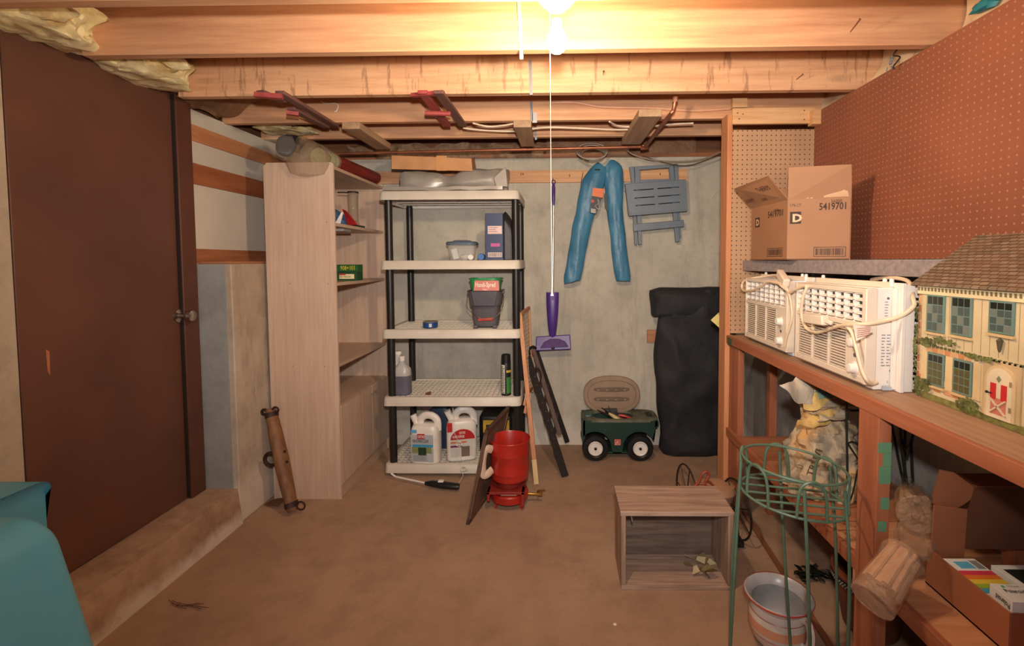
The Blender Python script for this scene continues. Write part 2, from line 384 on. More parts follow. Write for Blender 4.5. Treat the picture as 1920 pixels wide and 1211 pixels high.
# partition with pale pegboard
STUD=wood((190,120,76),(216,150,104),'z')
m=M(); m.box(.925,1.358,2.556,2.562,.985,2.075); pw=struct('wall_partition',m,pegmat((186,146,112),(88,56,38),('X','Z'),r=.0036),smooth=0)
m=M(); m.box(.897,.924,2.555,2.65,0,2.16); part(pw,'edge_stud',m,STUD,smooth=0,bevel=.001)
m=M(); a=PY(1373,233,2.54); b=PY(1526,202,2.54); m.box(a.x,b.x,2.535,2.556,a.z,b.z); pb=part(pw,'header_board',m,wood((206,150,100),(232,184,134),'x'),smooth=0)
m=M()
for qx,qy in ((1383,212),(1393,214),(1386,223),(1508,207),(1508,224)): c=PY(qx,qy,2.534); m.lathe([(0,-.002),(.003,-.002),(.003,.002)],c=c,n=8,axis='y')
part(pb,'screw_heads',m,flat((60,40,30),.5),smooth=0)
m=M(); m.rect(1374,184,1401,201,2.575,.03); part(pw,'small_block',m,wood((206,150,100),(232,184,134),'x'),smooth=0)
m=M(); m.rect(1525,205,1548,232,2.50,.05); part(pw,'corner_block',m,wood((196,140,92),(222,172,122),'x'),smooth=0)
# ceiling: subfloor and joists
m=M(); m.box(-2.2,1.6,-2.2,3.8,ZT,ZT+.02); ce=struct('ceiling',m,wood((150,84,50),(180,106,66),'y',knot=False),smooth=0)
JO=wood((196,138,100),(222,168,126),'x'); JO2=wood((200,144,106),(228,176,134),'x',stain=(110,70,52))
JY=[PZ(1050,y,ZC).y for y in (2,101,179,229,259)]
JY=[JY[0]-.82,JY[0]-.41]+JY+[JY[-1]+.33]
for i,y in enumerate(JY[:-1]):
    m=M(); x0=(-1.80 if i<5 else -1.90); m.box(x0,1.58,y-.038,y,ZC,ZT)
    part(ce,'joist',m,JO2 if i in (4,) else JO,smooth=0,bevel=.002)
    if i<2: continue
print('joists',JY)
m=M(); m.box(-2.2,1.58,-1.4,-1.36,ZC,ZT); part(ce,'joist',m,JO,smooth=0)
m=M(); m.box(-2.2,1.58,-.6,-.56,ZC,ZT); part(ce,'joist',m,JO,smooth=0)
# thin wooden strip lying along the floor by the bench
m=M(); m.bar(PZ(1392,955,.006),PZ(1575,1240,.006),.022,.012); struct('trim_floor_batten',m,wood((120,76,50),(150,98,66),'y'),smooth=0)
# ================================================================== CEILING THINGS
J1,J2,J3,J4=JY[3],JY[4],JY[5],JY[6]
# lamp
lx=PY(1044,60,1.40); L=thing('ceiling_lamp','bare lit bulb in a white porcelain lampholder with a pull cord under the joists','lamp',(lx.x,1.40,ZC))
m=M(); m.lathe([(.0,.0),(.058,.0),(.060,-.008),(.056,-.022),(.045,-.034),(.030,-.040),(.026,-.052),(.0,-.052)],c=(lx.x,1.40,ZC-.002)); part(L,'lampholder',m,flat((236,230,220),.3))
zb=PY(1044,78,1.40).z
m=M(); m.lathe([(0,-.034),(.012,-.032),(.022,-.024),(.028,-.010),(.029,.002),(.025,.018),(.017,.034),(.014,.044),(.014,.06)],c=(lx.x,1.40,zb),n=32); part(L,'bulb',m,emit((1,.80,.52,1),BULB_STRENGTH))
a=PY(1031,64,1.40); c=PY(1035,545,1.40); 
m=M(); m.tube([(a.x,1.40,ZC-.035),(a.x+.001,1.40,(a.z+c.z)/2),c],.0009,6); part(L,'pull_cord',m,flat((238,226,206),.7))
m=M(); m.lathe([(0,.02),(.002,.018),(.0025,.008),(.005,.0),(0,0)],c=c-V((0,0,.015)),n=12); part(L,'cord_bell',m,WHITE)
# metal and plastic straps on the joists
def strap(x0,y0,x1,y1,y_j,label,col,metal,wd=.014):
    m=M(); a=PY(x0,y0,y_j); b=PY(x1,y1,y_j); m.bar(a,b,wd,.004,up=(0,1,0)); 
    return single('metal_strap',label,'strap',m,flat(col,.4,metal),smooth=0)
strap(973,3,978,111,J1-.043,'pale strap hanging over the joist left of the lamp',(206,192,184),.2,.013)
strap(994,112,996,178,J2-.042,'grey metal strap screwed upright to the stained second joist',(176,172,176),.6)
s=strap(996,190,997,228,J3-.042,'grey metal strap screwed upright to the third joist',(150,150,158),.6)
m=M(); m.rect(998,211,1007,230,J3-.044,.004); part(s,'side_plate',m,flat((190,186,190),.4,.6),smooth=0)
strap(1004,236,1005,262,J4-.042,'small grey metal strap screwed to the fourth joist',(140,144,156),.6)
# red-painted old wooden runners resting on joists
OLD=wood((92,58,52),(124,84,74),'y',dirt=.5); REDW=wood((140,48,50),(168,70,66),'y',dirt=.35,knot=False)
g='old sled runners under the joists'
def slat(root,x0,y0,x1,y1,z,w_,mt,name='slat'):
    a=PZ(x0,y0,z); b=PZ(x1,y1,z); m=M(); m.bar(a,b,w_,.016); return part(root,name,m,mt,smooth=0,bevel=.002)
r=thing('old_sled','weathered grey-brown wooden sled slats tucked under the joists at left','sled',(-1.1,2.3,2.12),g)
slat(r,524,173,630,237,2.155,.042,OLD); slat(r,487,172,532,190,2.155,.042,OLD); slat(r,545,203,612,238,2.145,.040,OLD)
m=M(); m.bar(PZ(478,178,2.13),PZ(530,182,2.13),.03,.02); part(r,'crossbar',m,REDW,label='red-painted crossbar',smooth=0)
m=M(); m.bar(PZ(537,211,2.13),PZ(560,214,2.13),.03,.02); part(r,'crossbar',m,REDW,smooth=0)
r=thing('old_sled','red-painted worn wooden sled slats tucked under the joists left of the lamp','sled',(-.55,2.3,2.12),g)
slat(r,792,172,838,235,2.155,.045,REDW); slat(r,822,172,868,235,2.150,.045,OLD)
m=M(); m.bar(PZ(772,179,2.165-.012),PZ(832,173,2.165-.012),.02,.016); part(r,'crossbar',m,REDW,smooth=0)
m=M(); m.tube([PZ(797,212,2.13),PZ(845,213,2.13)],.012,10); part(r,'crossbar',m,REDW)
# timber offcuts under joists
BLK=wood((156,120,90),(190,154,120),'y',knot=False)
def offcut(x0,x1,xf0,xf1,y0,y1,z0,label):
    m=M(); m.hexa([(x0,y0,z0),(x1,y0,z0),(xf1,y1,z0),(xf0,y1,z0),(x0,y0,ZC-.001),(x1,y0,ZC-.001),(xf1,y1,ZC-.001),(xf0,y1,ZC-.001)])
    return single('timber_offcut',label,'wood block',m,BLK,smooth=0,bevel=.003,group='timber offcuts nailed under the joists')
offcut(-1.215,-1.115,-1.215,-1.115,J3-.05,J4+.09,2.125,'pale timber offcut under the joists above the bookcase and shelving unit')
offcut(-.255,-.155,-.25,-.165,J3-.05,J4+.05,2.125,'short timber offcut under the joists just left of the pull cord')
offcut(.41,.53,.40,.52,J3-.22,J4+.02,2.125,'wide grey timber offcut under the joists beside the diagonal copper pipe')
# copper pipes
CU=flat((158,98,72),.42,.6,var=.12,scale=14)
m=M(); pe=PY(1206,275,J4+.1); m.tube([(-1.6,J4+.1,pe.z-.03),(0,J4+.1,pe.z-.008),(pe.x,J4+.1,pe.z)],.010,12)
single('copper_pipe','long thin horizontal copper water pipe under the rear joists','pipe',m,CU)
m=M(); q0=PY(1206,278,J4+.09); q1=PY(1262,214,J3-.1); q2=PY(1267,182,J3-.12)
q1=PZ(1260,212,2.13); q2=V((q1.x+.012,q1.y-.02,2.19))
m.tube(spline([q0+V((0,0,.02)),q0,q0+V((0.01,-.03,.004)),q0.lerp(q1,.5),q1-V((.005,-.03,0.002)),q1+V((.006,-.004,.014)),q2],5),.011,12)
o=single('copper_pipe','diagonal copper pipe with elbow rising past the grey timber offcut','pipe',m,CU)
m=M(); m.tube([q2-V((0,0,.012)),q2+V((0,0,.012))],.014,12); part(o,'coupling',m,flat((206,150,120),.4,.5))
m=M(); m.tube([q0-V((.012,0,0)),q0+V((.03,-.03,.0))],.013,12); part(o,'elbow',m,CU)
# cables
def cable(pts,r,label,col,name='cable',cat='cable',k=6,rough=.5): 
    m=M(); m.tube(spline(pts,k),r,7); return single(name,label,cat,m,flat(col,rough))
zz=2.157
cable([PZ(868,240,zz),PZ(905,244,zz),PZ(965,246,zz-.004),PZ(1020,239,zz),PZ(1080,240,zz),PZ(1150,243,zz),PZ(1205,242,zz)],.005,'long white electrical cable running under the fourth joist',(232,210,186))
cable([PZ(887,231,zz),PZ(915,237,zz),PZ(945,235,zz),PZ(966,231,zz)],.005,'short white cable looping left of the small timber offcut',(236,214,188))
cable([PZ(1143,228,zz),PZ(1160,236,zz),PZ(1200,238,zz),PZ(1260,233,zz),PZ(1300,231,zz)],.005,'white cable running behind the wide grey timber offcut',(230,206,180))
D=J3-.047
cable([PY(1034,192,D),PY(1080,192,D),PY(1130,200,D),PY(1220,202,D),PY(1300,207,D),PY(1372,203,D)],.009,'thick pinkish wrapped cable stapled along the third joist',(214,160,126))
cable([PY(x,y,3.30) for x,y in ((1172,278),(1190,291),(1235,301),(1290,302),(1330,294),(1364,279))],.0045,'grey cable sagging across the top of the rear wall',(150,132,118))
cable([PY(x,y,3.33) for x,y in ((1205,292),(1250,306),(1290,310),(1335,296),(1364,284))],.003,'thin dark cable sagging below the grey cable',(60,48,42))
m=M()
cc=PY(1109,286,3.30)
for i in range(4):
    pts=[]
    for j in range(28):
        t=2*math.pi*j/28; pts.append(cc+V(((.105-.007*i)*math.cos(t)+.004*i, .02*i-.04+.05*math.sin(t),(.066-.004*i)*math.sin(t)-.004*i)))
    m.tube(pts,.004,6,closed=True)
o=single('wire_coil','grey coil of cable hung on the copper pipe above the blue bags','cable',m,flat((176,160,142),.5))
m=M(); a=cc+V((-.05,-.05,-.055)); m.tube([a,a+V((.03,0,-.012))],.009,8); part(o,'tape',m,BLACKP)
cable([PY(x,y,BW-.03) for x,y in ((1364,348),(1345,357),(1334,372),(1340,378))],.0018,'thin white wire curling out beside the partition above the table',(226,220,208))
cable([PY(x,y,BW-.03) for x,y in ((1350,455),(1358,453),(1366,454))],.0018,'tiny white wire end poking out beside the partition',(226,220,208))
m=M(); a=J3-.05; m.tube(spline([PY(602,190,a),PY(612,194,a),PY(629,194,a),PY(634,199,a),PY(631,208,a),PY(627,209,a)],5),.0028,8); single('screw_hook','white screw hook bent under the second joist near the sled slats','hook',m,WHITE)
m=M(); pts=[]; c=PX(1681,110,1.33)
for j in range(30):
    t=j/29*2*math.pi*1.4; pts.append(c+V((0,.018*math.sin(t)*(1 if j<15 else 1),.034-.068*j/29+.0)))
m.tube(pts,.003,8); single('s_hook','small grey metal hook hanging in the corner above the pegboard','hook',m,flat((96,98,104),.3,.9))
def nail(x0,y0,x1,y1,yj,label):
    a=PY(x0,y0,yj-.05); b=PY(x1,y1,yj-.03); m=M(); m.tube([b,a],[.0012,.002],8); d=(a-b).normalized(); m.tube([a,a+d*.002],.0045,8)
    single('nail',label,'nail',m,flat((96,54,36),.5,.5))
nail(1612,36,1594,60,J1-.04,'long bent rusty nail in the front joist at upper right')
nail(1505,139,1493,149,J2-.04,'rusty nail in the second joist at right')
nail(1132,134,1131,141,J2-.04,'short nail in the second joist right of the pull cord')
# insulation
INS=crumpled((204,180,122),(230,214,166),9,.95,(196,164,108),.35); KRAFT=crumpled((178,132,88),(206,164,120),5,.7,(158,112,74),.5)
def puff(cs,label):
    m=M()
    for i,(c,r) in enumerate(cs): m.blob(c,r,nz=.16,ns=6,n=54,seed=i*3.1)
    for i,p in enumerate(m.v):
        q=p+noise.noise_vector(p*13)*.020+noise.noise_vector(p*34)*.010; lo=2.172+.012*noise.noise(p*20); zq=q.z if q.z>lo+.03 else lo+.03*math.exp((q.z-lo-.03)/.03); m.v[i]=V((q.x,q.y,min(max(zq,2.166),ZT-.002)))
    return single('insulation_batt',label,'insulation',m,INS,group='yellow fibreglass stuffed between the joists')
def between(a,b): return (a+b)/2-.019
y=between(JY[3],JY[2]); puff([((-1.84,y+.02,2.24),(.20,.17,.12)),((-1.82,y-.07,2.26),(.20,.10,.09))],'large yellow fibreglass batt bulging above the door beside the front joist')
y=between(JY[4],JY[3]); puff([((-1.81,y+.03,2.23),(.19,.16,.11)),((-1.80,y-.05,2.26),(.20,.10,.09))],'yellow fibreglass batt bulging above the top corner of the door')
y=between(JY[6],JY[5]); puff([((-1.70,y+.05,2.20),(.13,.13,.05)),((-1.62,y+.08,2.185),(.10,.07,.035))],'small yellow fibreglass tuft above the plastic-wrapped bundle')
y=between(JY[5],JY[4])
m=M(); m.sheet((-1.9,y-.16,2.18),(-1.9,y+.18,2.18),(-1.62,y+.18,2.30),(-1.62,y-.16,2.30),14,14,.035,9,.004); single('insulation_facing','torn brown kraft paper facing above the cream wall','paper',m,crumpled((112,78,52),(150,110,76),8,.7))
m=M(); m.sheet((-1.55,BW+.02,2.10),(-.1,BW+.02,2.12),(-.1,BW+.0,2.24),(-1.55,BW+.0,2.24),44,10,.04,9,.004,seed=4); single('insulation_facing','long torn dark kraft paper over the rear wall behind the copper pipe','paper',m,crumpled((104,76,56),(160,126,96),9,.6,(128,96,72)))
m=M(); m.sheet((-.1,BW+.03,2.14),(1.0,BW+.03,2.14),(1.0,BW+.02,2.30),(-.1,BW+.02,2.30),30,8,.015,9,.004,seed=9); single('insulation_facing','brown kraft paper over the rear wall behind the coil of cable','paper',m,crumpled((120,84,58),(158,116,84),7,.6))
WP=crumpled((206,172,136),(224,194,158),4,.6,None,.3)
for (ya,yb,x0,x1,lab,sd) in ((JY[2]+.002,JY[3]-.04,1.20,1.44,'pale paper-faced insulation at upper right above the front of the pegboard',1),(JY[3]+.002,JY[4]-.04,1.17,1.40,'pale insulation paper with blue pen writing above the pegboard',2),(JY[4]+.002,JY[5]-.04,1.22,1.40,'thin pale plastic tucked behind the second joist at right',3)):
    m=M(); m.sheet((1.42,ya,2.15),(1.43,yb,2.15),(1.49,yb,2.34),(1.45,ya,2.34),14,12,.022,9,.004,seed=sd); o=single('insulation_facing',lab,'paper',m,WP)
    if sd==2: 
        a=PX(1672,138,1.385); text(o,'Cer',a,(0,-.15,1),(0,1,.15),.035,flat((40,110,160),.6),ex=.002)
        # writing faces the aisle
        
    if sd==1:
        m=M(); m.blob(PX(1850,6,1.42),(.02,.05,.02),nz=.3,n=14); part(o,'tarp_scrap',m,flat((30,120,130),.5))
# ================================================================== BOOKCASE
LAM=wood((196,164,142),(214,186,164),'z',sc=1.3,rough=.5,knot=False); LAMY=wood((188,156,132),(208,178,154),'y',sc=1.3,rough=.5,knot=False)
B0=PZ(515,935,0); B1=PZ(640,937,0); by=2.652; bx0=B0.x; bx1=B1.x; ye=3.425; bt=1.945
B=thing('bookcase','tall whitewashed wood-effect bookcase seen from its side','bookcase',((bx0+bx1)/2,by,0))
def sideprof(y):
    return [(bx0,y,0),(bx1,y,0),(bx1,y,bt-.008),(bx1-.01,y,bt),(bx0+.02,y,bt),(bx0,y,bt-.02)]
m=M(); m.prism(sideprof(by),(0,.018,0)); sp=part(B,'side_panel',m,LAM,bevel=.0015)
for qx,qy in ((539,417),(613,416),(543,532),(615,532),(549,687),(609,687)):
    m=M(); m.lathe([(0,-.0006),(.0028,-.0006),(.0028,.001)],c=PY(qx,qy,by),n=8,axis='y'); part(sp,'screw_cap',m,flat((110,80,60),.6),smooth=0)
m=M(); m.prism(sideprof(ye-.018),(0,.018,0)); part(B,'side_panel',m,LAM)
m=M(); m.box(bx0,bx0+.006,by+.018,ye-.018,.06,bt-.01); part(B,'back_panel',m,LAM,smooth=0)
zt=PX(628,312,bx1).z
m=M(); m.box(bx0+.006,bx1,by+.018,ye-.018,zt-.018,zt); part(B,'top_panel',m,LAMY,smooth=0)
zsh=[PX(632,418,bx1).z,PX(632,530,bx1).z,PX(636,683,bx1).z]
for z in zsh:
    m=M(); m.box(bx0+.006,bx1-.004,by+.018,ye-.018,z-.018,z); part(B,'shelf',m,LAMY,smooth=0)
zc=PX(638,762,bx1).z
m=M(); m.box(bx0+.006,bx1-.02,by+.018,ye-.018,zc-.018,zc); part(B,'shelf',m,LAMY,smooth=0)
m=M(); m.box(bx0+.006,bx1-.012,by+.018,ye-.018,0,.075); part(B,'plinth',m,LAMY,smooth=0)
ym=PX(698,740,bx1).y
for (a,b,hy) in ((by+.022,ym-.002,ym-.03),(ym+.002,ye-.02,ym+.03)):
    m=M(); m.box(bx1-.018,bx1,a,b,.08,zc-.003); dd=part(B,'door',m,LAM,bevel=.001)
    m=M(); zk=zc-.045; m.tube([(bx1,hy,zk),(bx1+.022,hy,zk)],.004,8); m.tube([(bx1+.022,hy,zk-.012),(bx1+.022,hy,zk+.012)],.004,8); part(dd,'handle',m,flat((190,176,160),.3,.9))
# things on the bookcase
m=M(); c=PY(646,512,2.86); z2=zsh[1]
def tbox(name,label,cat,x0,x1,y0,y1,z0,z1,mat,bevel=.001,group=None):
    m=M(); m.box(x0,x1,y0,y1,z0,z1); return single(name,label,cat,m,mat,group,bevel=bevel,smooth=0)
gx=bx1-.15; GR=flat((34,92,44),.5)
gy=2.955
a=tbox('carton','green printed carton with a yellow pattern lying on another carton in the bookcase','box',gx-.03,gx+.145,gy,gy+.08,z2+.058,z2+.102,GR)
text(a,'908+101',(gx+.035,gy-.0005,z2+.068),(1,0,0),(0,0,1),.028,flat((220,200,70),.5),sx=.7)
a=tbox('carton','dark green carton with a cream label in the bookcase, under the patterned carton','box',gx-.03,gx+.140,gy-.005,gy+.09,z2,z2+.056,flat((28,74,40),.5))
m=M(); m.box(gx+.030,gx+.125,gy-.0062,gy-.005,z2+.012,z2+.042); lb=part(a,'paper_label',m,flat((232,214,170),.6),smooth=0)
text(a,'KEY FREEZER',(gx+.034,gy-.0065,z2+.02),(1,0,0),(0,0,1),.012,INK,sx=.72)
m=M(); m.box(gx+.03,gx+.07,gy-.0066,gy-.0062,z2+.036,z2+.046); part(a,'red_band',m,flat((170,44,34),.5),smooth=0)
# glass vase with spout on upper shelf
z1=zsh[0]; c=PY(661,408,2.93); c=V((-1.338,3.04,z1))
o=thing('glass_dispenser','tall ribbed clear glass jar with a dark spout on the upper bookcase shelf','jar',c)
m=M(); pr=[(0,.004),(.036,.004),(.038,.02)]; 
for i in range(12): pr+= [(.030+.003*(i%2),.03+.0135*i)]
pr+=[(.033,.20),(.036,.208),(.033,.21),(.030,.20),(.030,.03),(0,.02)]
m.lathe(pr,c=c+V((0,0,.012)),n=24); part(o,'glass_body',m,clear((176,156,134),.30,.04))
m=M(); m.box(c.x-.055,c.x+.055,c.y-.05,c.y+.05,c.z,c.z+.012); part(o,'tray',m,BLACKP,bevel=.004)
m=M(); m.tube([c+V((-.0,0,.222)),c+V((-.05,-.03,.222)),c+V((-.085,-.03,.222))],.004,8); m.lathe([(0,.232),(.034,.23),(.036,.22),(.0,.22)],c=c,n=20); part(o,'lid_spout',m,flat((70,52,40),.4,.6))
# blue and red shoe-like sports item
c=V((-1.40,2.93,z1))
o=thing('rolled_flag','blue, red and white folded fabric bundle behind the glass jar','cloth',c)
m=M(); m.loft([(c.x,c.y,z1+.001,.07,.20),(c.x,c.y,z1+.03,.075,.20),(c.x-.01,c.y-.03,z1+.07,.06,.15),(c.x-.02,c.y-.06,z1+.10,.04,.09),(c.x-.02,c.y-.08,z1+.115,.01,.03)],n=28,nz=.008,ns=14); part(o,'blue_cloth',m,crumpled((50,84,124),(76,116,156),9,.7))
q0,q1=PY(642,392,2.78),PY(660,421,2.90); m=M(); m.sheet(q0+V((0,0,.0)),q0+V((.02,0,-.012)),V((q1.x+.03,q1.y,z1+.006)),V((q1.x-.03,q1.y,z1+.006)),8,12,.004,14,.004); part(o,'red_band',m,flat((176,34,40),.6),smooth=60)
q0,q1=PY(640,398,2.765),PY(634,418,2.76); m=M(); m.sheet(q0,q0+V((.010,0,0)),V((q1.x+.012,q1.y,z1+.004)),V((q1.x-.02,q1.y,z1+.004)),6,8,.002,14,.004); part(o,'white_band',m,flat((220,216,214),.6),smooth=60)
tbox('paper_pad','small grey pad stuck under the upper bookcase shelf','paper',bx1-.20,bx1-.05,2.88,2.98,zsh[0]-.034,zsh[0]-.0185,flat((176,168,160),.6))
# roll in plastic on top
t0=bt
R=thing('wrapped_roll','long dark red roll lying along the bookcase top inside a clear plastic bag','roll',(bx1-.12,3.0,bt))
p0=V((bx1-.15,2.62,bt+.055)); p1=V((bx1-.035,3.36,zt+.055))
m=M(); m.tube([p0.lerp(p1,.33),p1],[.05,.042],20); part(R,'red_roll',m,wood((104,34,30),(140,54,46),'y',knot=False,rough=.4))
m=M(); m.tube([p0.lerp(p1,.17),p0.lerp(p1,.34)],.0515,20); part(R,'green_sleeve',m,crumpled((160,160,100),(186,186,140),9,.5))
q=PY(545,272,2.60)
m=M(); m.loft([(0,0,-.02,.030,.055),(0,0,0,.05,.065),(0,0,.02,.045,.06)],n=24,pw=2.4); m.xf(Matrix.Translation(PY(536,274,2.60))@Matrix.Rotation(math.radians(70),4,'X')@Matrix.Rotation(math.radians(20),4,'Y')); 
part(R,'black_foam_end',m,flat((34,38,48),.6),bevel=.01)
m=M(); m.tube([PY(540,262,2.62),PY(556,262,2.72),PY(575,280,2.8)],[.03,.025,.03],12); part(R,'black_foam_end',m,flat((34,38,48),.6))
m=M()
c0=PY(577,292,2.64)
m.loft([(c0.x,c0.y,PY(577,330,2.6).z,.03,.03),(c0.x,c0.y-.02,PY(577,325,2.6).z,.10,.06),(c0.x-.005,c0.y,PY(577,305,2.6).z,.125,.10),(c0.x-.01,c0.y+.04,PY(577,285,2.6).z,.12,.12),(c0.x-.03,c0.y+.06,PY(577,268,2.6).z,.09,.09),(c0.x-.05,c0.y+.05,PY(577,255,2.6).z,.05,.05),(c0.x-.06,c0.y+.04,PY(577,248,2.6).z,.02,.02)],n=36,nz=.035,ns=9)
part(R,'plastic_bag',m,clear((176,146,118),.38,.06))
m=M(); m.tube([p0.lerp(p1,.1),p0.lerp(p1,.2),p0.lerp(p1,.36)],[.075,.07,.056],24,cap=False); part(R,'plastic_bag',m,clear((206,190,166),.35,.1))
m=M(); c1=PY(531,285,2.58); m.loft([(c1.x,c1.y,c1.z-.05,.02,.02),(c1.x,c1.y,c1.z-.02,.06,.05),(c1.x-.01,c1.y,c1.z+.04,.07,.06),(c1.x,c1.y,c1.z+.09,.05,.05)],n=28,nz=.03,ns=10,seed=3); part(R,'plastic_bag',m,clear((206,190,170),.12,.1))
# ================================================================== PLASTIC SHELVING
TAN=flat((214,204,190),.45,var=.03); TUB=flat((34,30,29),.4)
sx0=PY(716,625,2.95).x; sx1=PY(975,625,2.95).x; sy0=2.945; sy1=3.44
ztray=[PY(850,y,2.945).z for y in (357,488,618,745,871)]
S=thing('shelving_unit','five-tier beige plastic shelving unit with black tube posts','shelf',((sx0+sx1)/2,(sy0+sy1)/2,0))
def tray(z):
    n=[(sx0+.03,sy0),(sx1-.03,sy0),(sx1-.008,sy0+.008),(sx1,sy0+.03),(sx1,sy1-.03),(sx1-.03,sy1),(sx0+.03,sy1),(sx0,sy1-.03),(sx0,sy0+.03),(sx0+.008,sy0+.008)]
    def ins(d): 
        cx=(sx0+sx1)/2; cy=(sy0+sy1)/2; wx=(sx1-sx0)/2; wy=(sy1-sy0)/2
        return [(cx+(x-cx)*(wx-d)/wx, cy+(y-cy)*(wy-d)/wy) for x,y in n]
    m=M(); K=len(n); rings=[(ins(-.004),z-.056),(ins(0),z-.004),(ins(.004),z),(ins(.030),z),(ins(.034),z-.012),(ins(.010),z-.014),(ins(.006),z-.056)]
    vs=[V((x,y,zz)) for r_,zz in rings for x,y in r_]; fs=[]
    for i in range(len(rings)):
        j=(i+1)%len(rings)
        for k in range(K): l=(k+1)%K; fs.append((i*K+k,i*K+l,j*K+l,j*K+k))
    m.add(vs,fs); t=part(S,'shelf_tray',m,TAN,smooth=50)
    g=M(); nx=26; rows=[sy0+.034+(sy1-sy0-.068)*i/11 for i in range(12)]
    for y in rows: g.box(sx0+.02,sx1-.02,y-.006,y+.006,z-.016,z-.004)
    for y in rows[::3]: g.box(sx0+.02,sx1-.02,y-.003,y+.003,z-.045,z-.016)
    for i in range(nx+1):
        x=sx0+.03+(sx1-sx0-.06)*i/nx; g.box(x-.004,x+.004,sy0+.02,sy1-.02,z-.014,z-.006)
    for i in (0,4,13,22,26):
        x=sx0+.03+(sx1-sx0-.06)*i/nx; g.box(x-.003,x+.003,sy0+.02,sy1-.02,z-.040,z-.012)
    part(t,'grid',g,TAN,smooth=0)['kind']='stuff'
for z in ztray: tray(z)
posts=[(PY(732,560,sy0+.045).x,sy0+.045),(PY(968,560,sy0+.045).x,sy0+.045),(PY(771,560,sy1-.05).x,sy1-.05),(PY(977,560,sy1-.05).x,sy1-.05)]
for px_,py_ in posts:
    m=M(); zs=[0]+sorted(ztray)
    for a,b in zip(zs,zs[1:]): m.lathe([(0,a),(.0235,a),(.0235,b-.054),(.020,b-.05),(.020,b-.01),(0,b-.01)],c=(px_,py_,0),n=20)
    part(S,'post',m,TUB)
T1,T2,T3,T4,T5=ztray
# -- on top
c0=PY(733,318,3.1); 
o=thing('flat_carton','flat brown cardboard carton on top of the silver bag above the shelving','box',PY(810,325,3.15))
m=M(); za=PY(810,330,3.1).z
m.hexa([PY(734,317,3.05),PY(886,321,3.05),PY(893,318,3.38),PY(760,315,3.38),PY(734,291,3.05),PY(884,297,3.05),PY(890,297,3.38),PY(760,292,3.38)]); part(o,'carton_body',m,flat((196,142,96),.7),bevel=.002)
m=M(); m.rect(818,292,838,320,3.046,.002); part(o,'tape',m,flat((206,150,100),.3),smooth=0)
SIL=crumpled((146,138,130),(178,168,158),3,.34,None,.2); SIL.node_tree.nodes['Principled BSDF'].inputs['Metallic'].default_value=.15
o=thing('silver_bag','silver fabric bag lying folded on the top shelf under the flat carton','bag',(-.7,3.1,T1))
lv=[]
m=M()
xa=PY(747,330,3.06).x; xb=PY(950,330,3.06).x; N=24
pts=[]; rr=[]
for i in range(N+1):
    t=i/N; x=xa+(xb-xa)*t; pinch=1-.45*math.exp(-((t-.44)/.10)**2)
    pts.append(V((x,3.12,T1+.085-.005*math.sin(6*t)))); rr.append((.052+.012*abs(t-.45))*pinch*(0.7 if i in(0,) else 1))
m.tube(pts,rr,40,flat=1.25)
for i,p in enumerate(m.v): m.v[i]=p+noise.noise_vector(V((p.x*9,p.y*14,p.z*14)))*.016+noise.noise_vector(V((p.x*26,p.y*40,p.z*40)))*.005
part(o,'rolled_body',m,SIL)
m=M(); m.sheet((xa-.08,3.00,T1+.012),(xb-.02,3.00,T1+.012),(xb-.02,3.38,T1+.014),(xa-.02,3.38,T1+.014),26,12,.008,9,.022); part(o,'folded_edge',m,SIL)
m=M(); m.poly([(925,333),(948,312),(952,350),(930,350)],3.04,.03); part(o,'corner_flap',m,SIL,bevel=.004)
# -- shelf 2
c=PY(866,468,3.08); c=V((c.x,3.10,T2))
o=thing('food_container','clear plastic food container with a blue-grey lid on the second shelf','container',c)
m=M(); m.loft([(c.x,c.y,T2+.001,.075,.055),(c.x,c.y,T2+.005,.078,.058),(c.x,c.y,T2+.10,.092,.07),(c.x,c.y,T2+.102,.094,.072)],n=36,pw=4,cap=False); m.loft([(c.x,c.y,T2+.001,.07,.05),(c.x,c.y,T2+.003,.07,.05)],n=36,pw=4); part(o,'tub',m,clear((226,226,222),.30,.08,False))
m=M(); m.loft([(c.x,c.y,T2+.100,.100,.078),(c.x,c.y,T2+.114,.102,.08),(c.x,c.y,T2+.122,.094,.072),(c.x,c.y,T2+.124,.06,.045),(c.x,c.y,T2+.13,.055,.04),(c.x,c.y,T2+.132,.04,.03)],n=36,pw=4); part(o,'lid',m,flat((92,106,122),.4))
m=M(); m.box(-.02,.02,-.012,.012,0,.07); m.xf(Matrix.Translation(c+V((-.035,-.02,.008)))@Matrix.Rotation(math.radians(-14),4,'Y')); part(o,'white_plug',m,WHITE,bevel=.004)
m=M(); m.blob(c+V((.02,0,.022)),(.035,.03,.02),nz=.2,n=16); part(o,'small_contents',m,flat((206,196,180),.6))
cap=PY(883,481,3.0); cz=T2+.018
m=M(); m.lathe([(0,0),(.017,0),(.018,.003),(.018,.05),(0,.05)],c=(cap.x,2.985,cz+.002),n=24,axis='y'); m.lathe([(.005,-.004),(.011,-.004),(.011,.001),(.005,.001)],c=(cap.x,2.985,cz+.002),n=20,axis='y'); single('bottle_cap','white tube cap lying on its side in front of the food container','cap',m,WHITE)
cap=PY(903,478,3.05); m=M(); m.lathe([(0,0),(.020,0),(.022,.004),(.022,.05),(0,.05)],c=(cap.x,3.02,T2+.022),n=24,axis='y'); m.lathe([(.006,-.003),(.012,-.003),(.012,.001),(.006,.001)],c=(cap.x,3.02,T2+.022),n=20,axis='y'); single('bottle_cap','blue cap lying on its side beside the navy box','cap',m,flat((64,110,176),.4))
a=PY(911,486,3.0); b=PY(943,400,3.0)
NAVY=flat((38,52,92),.45)
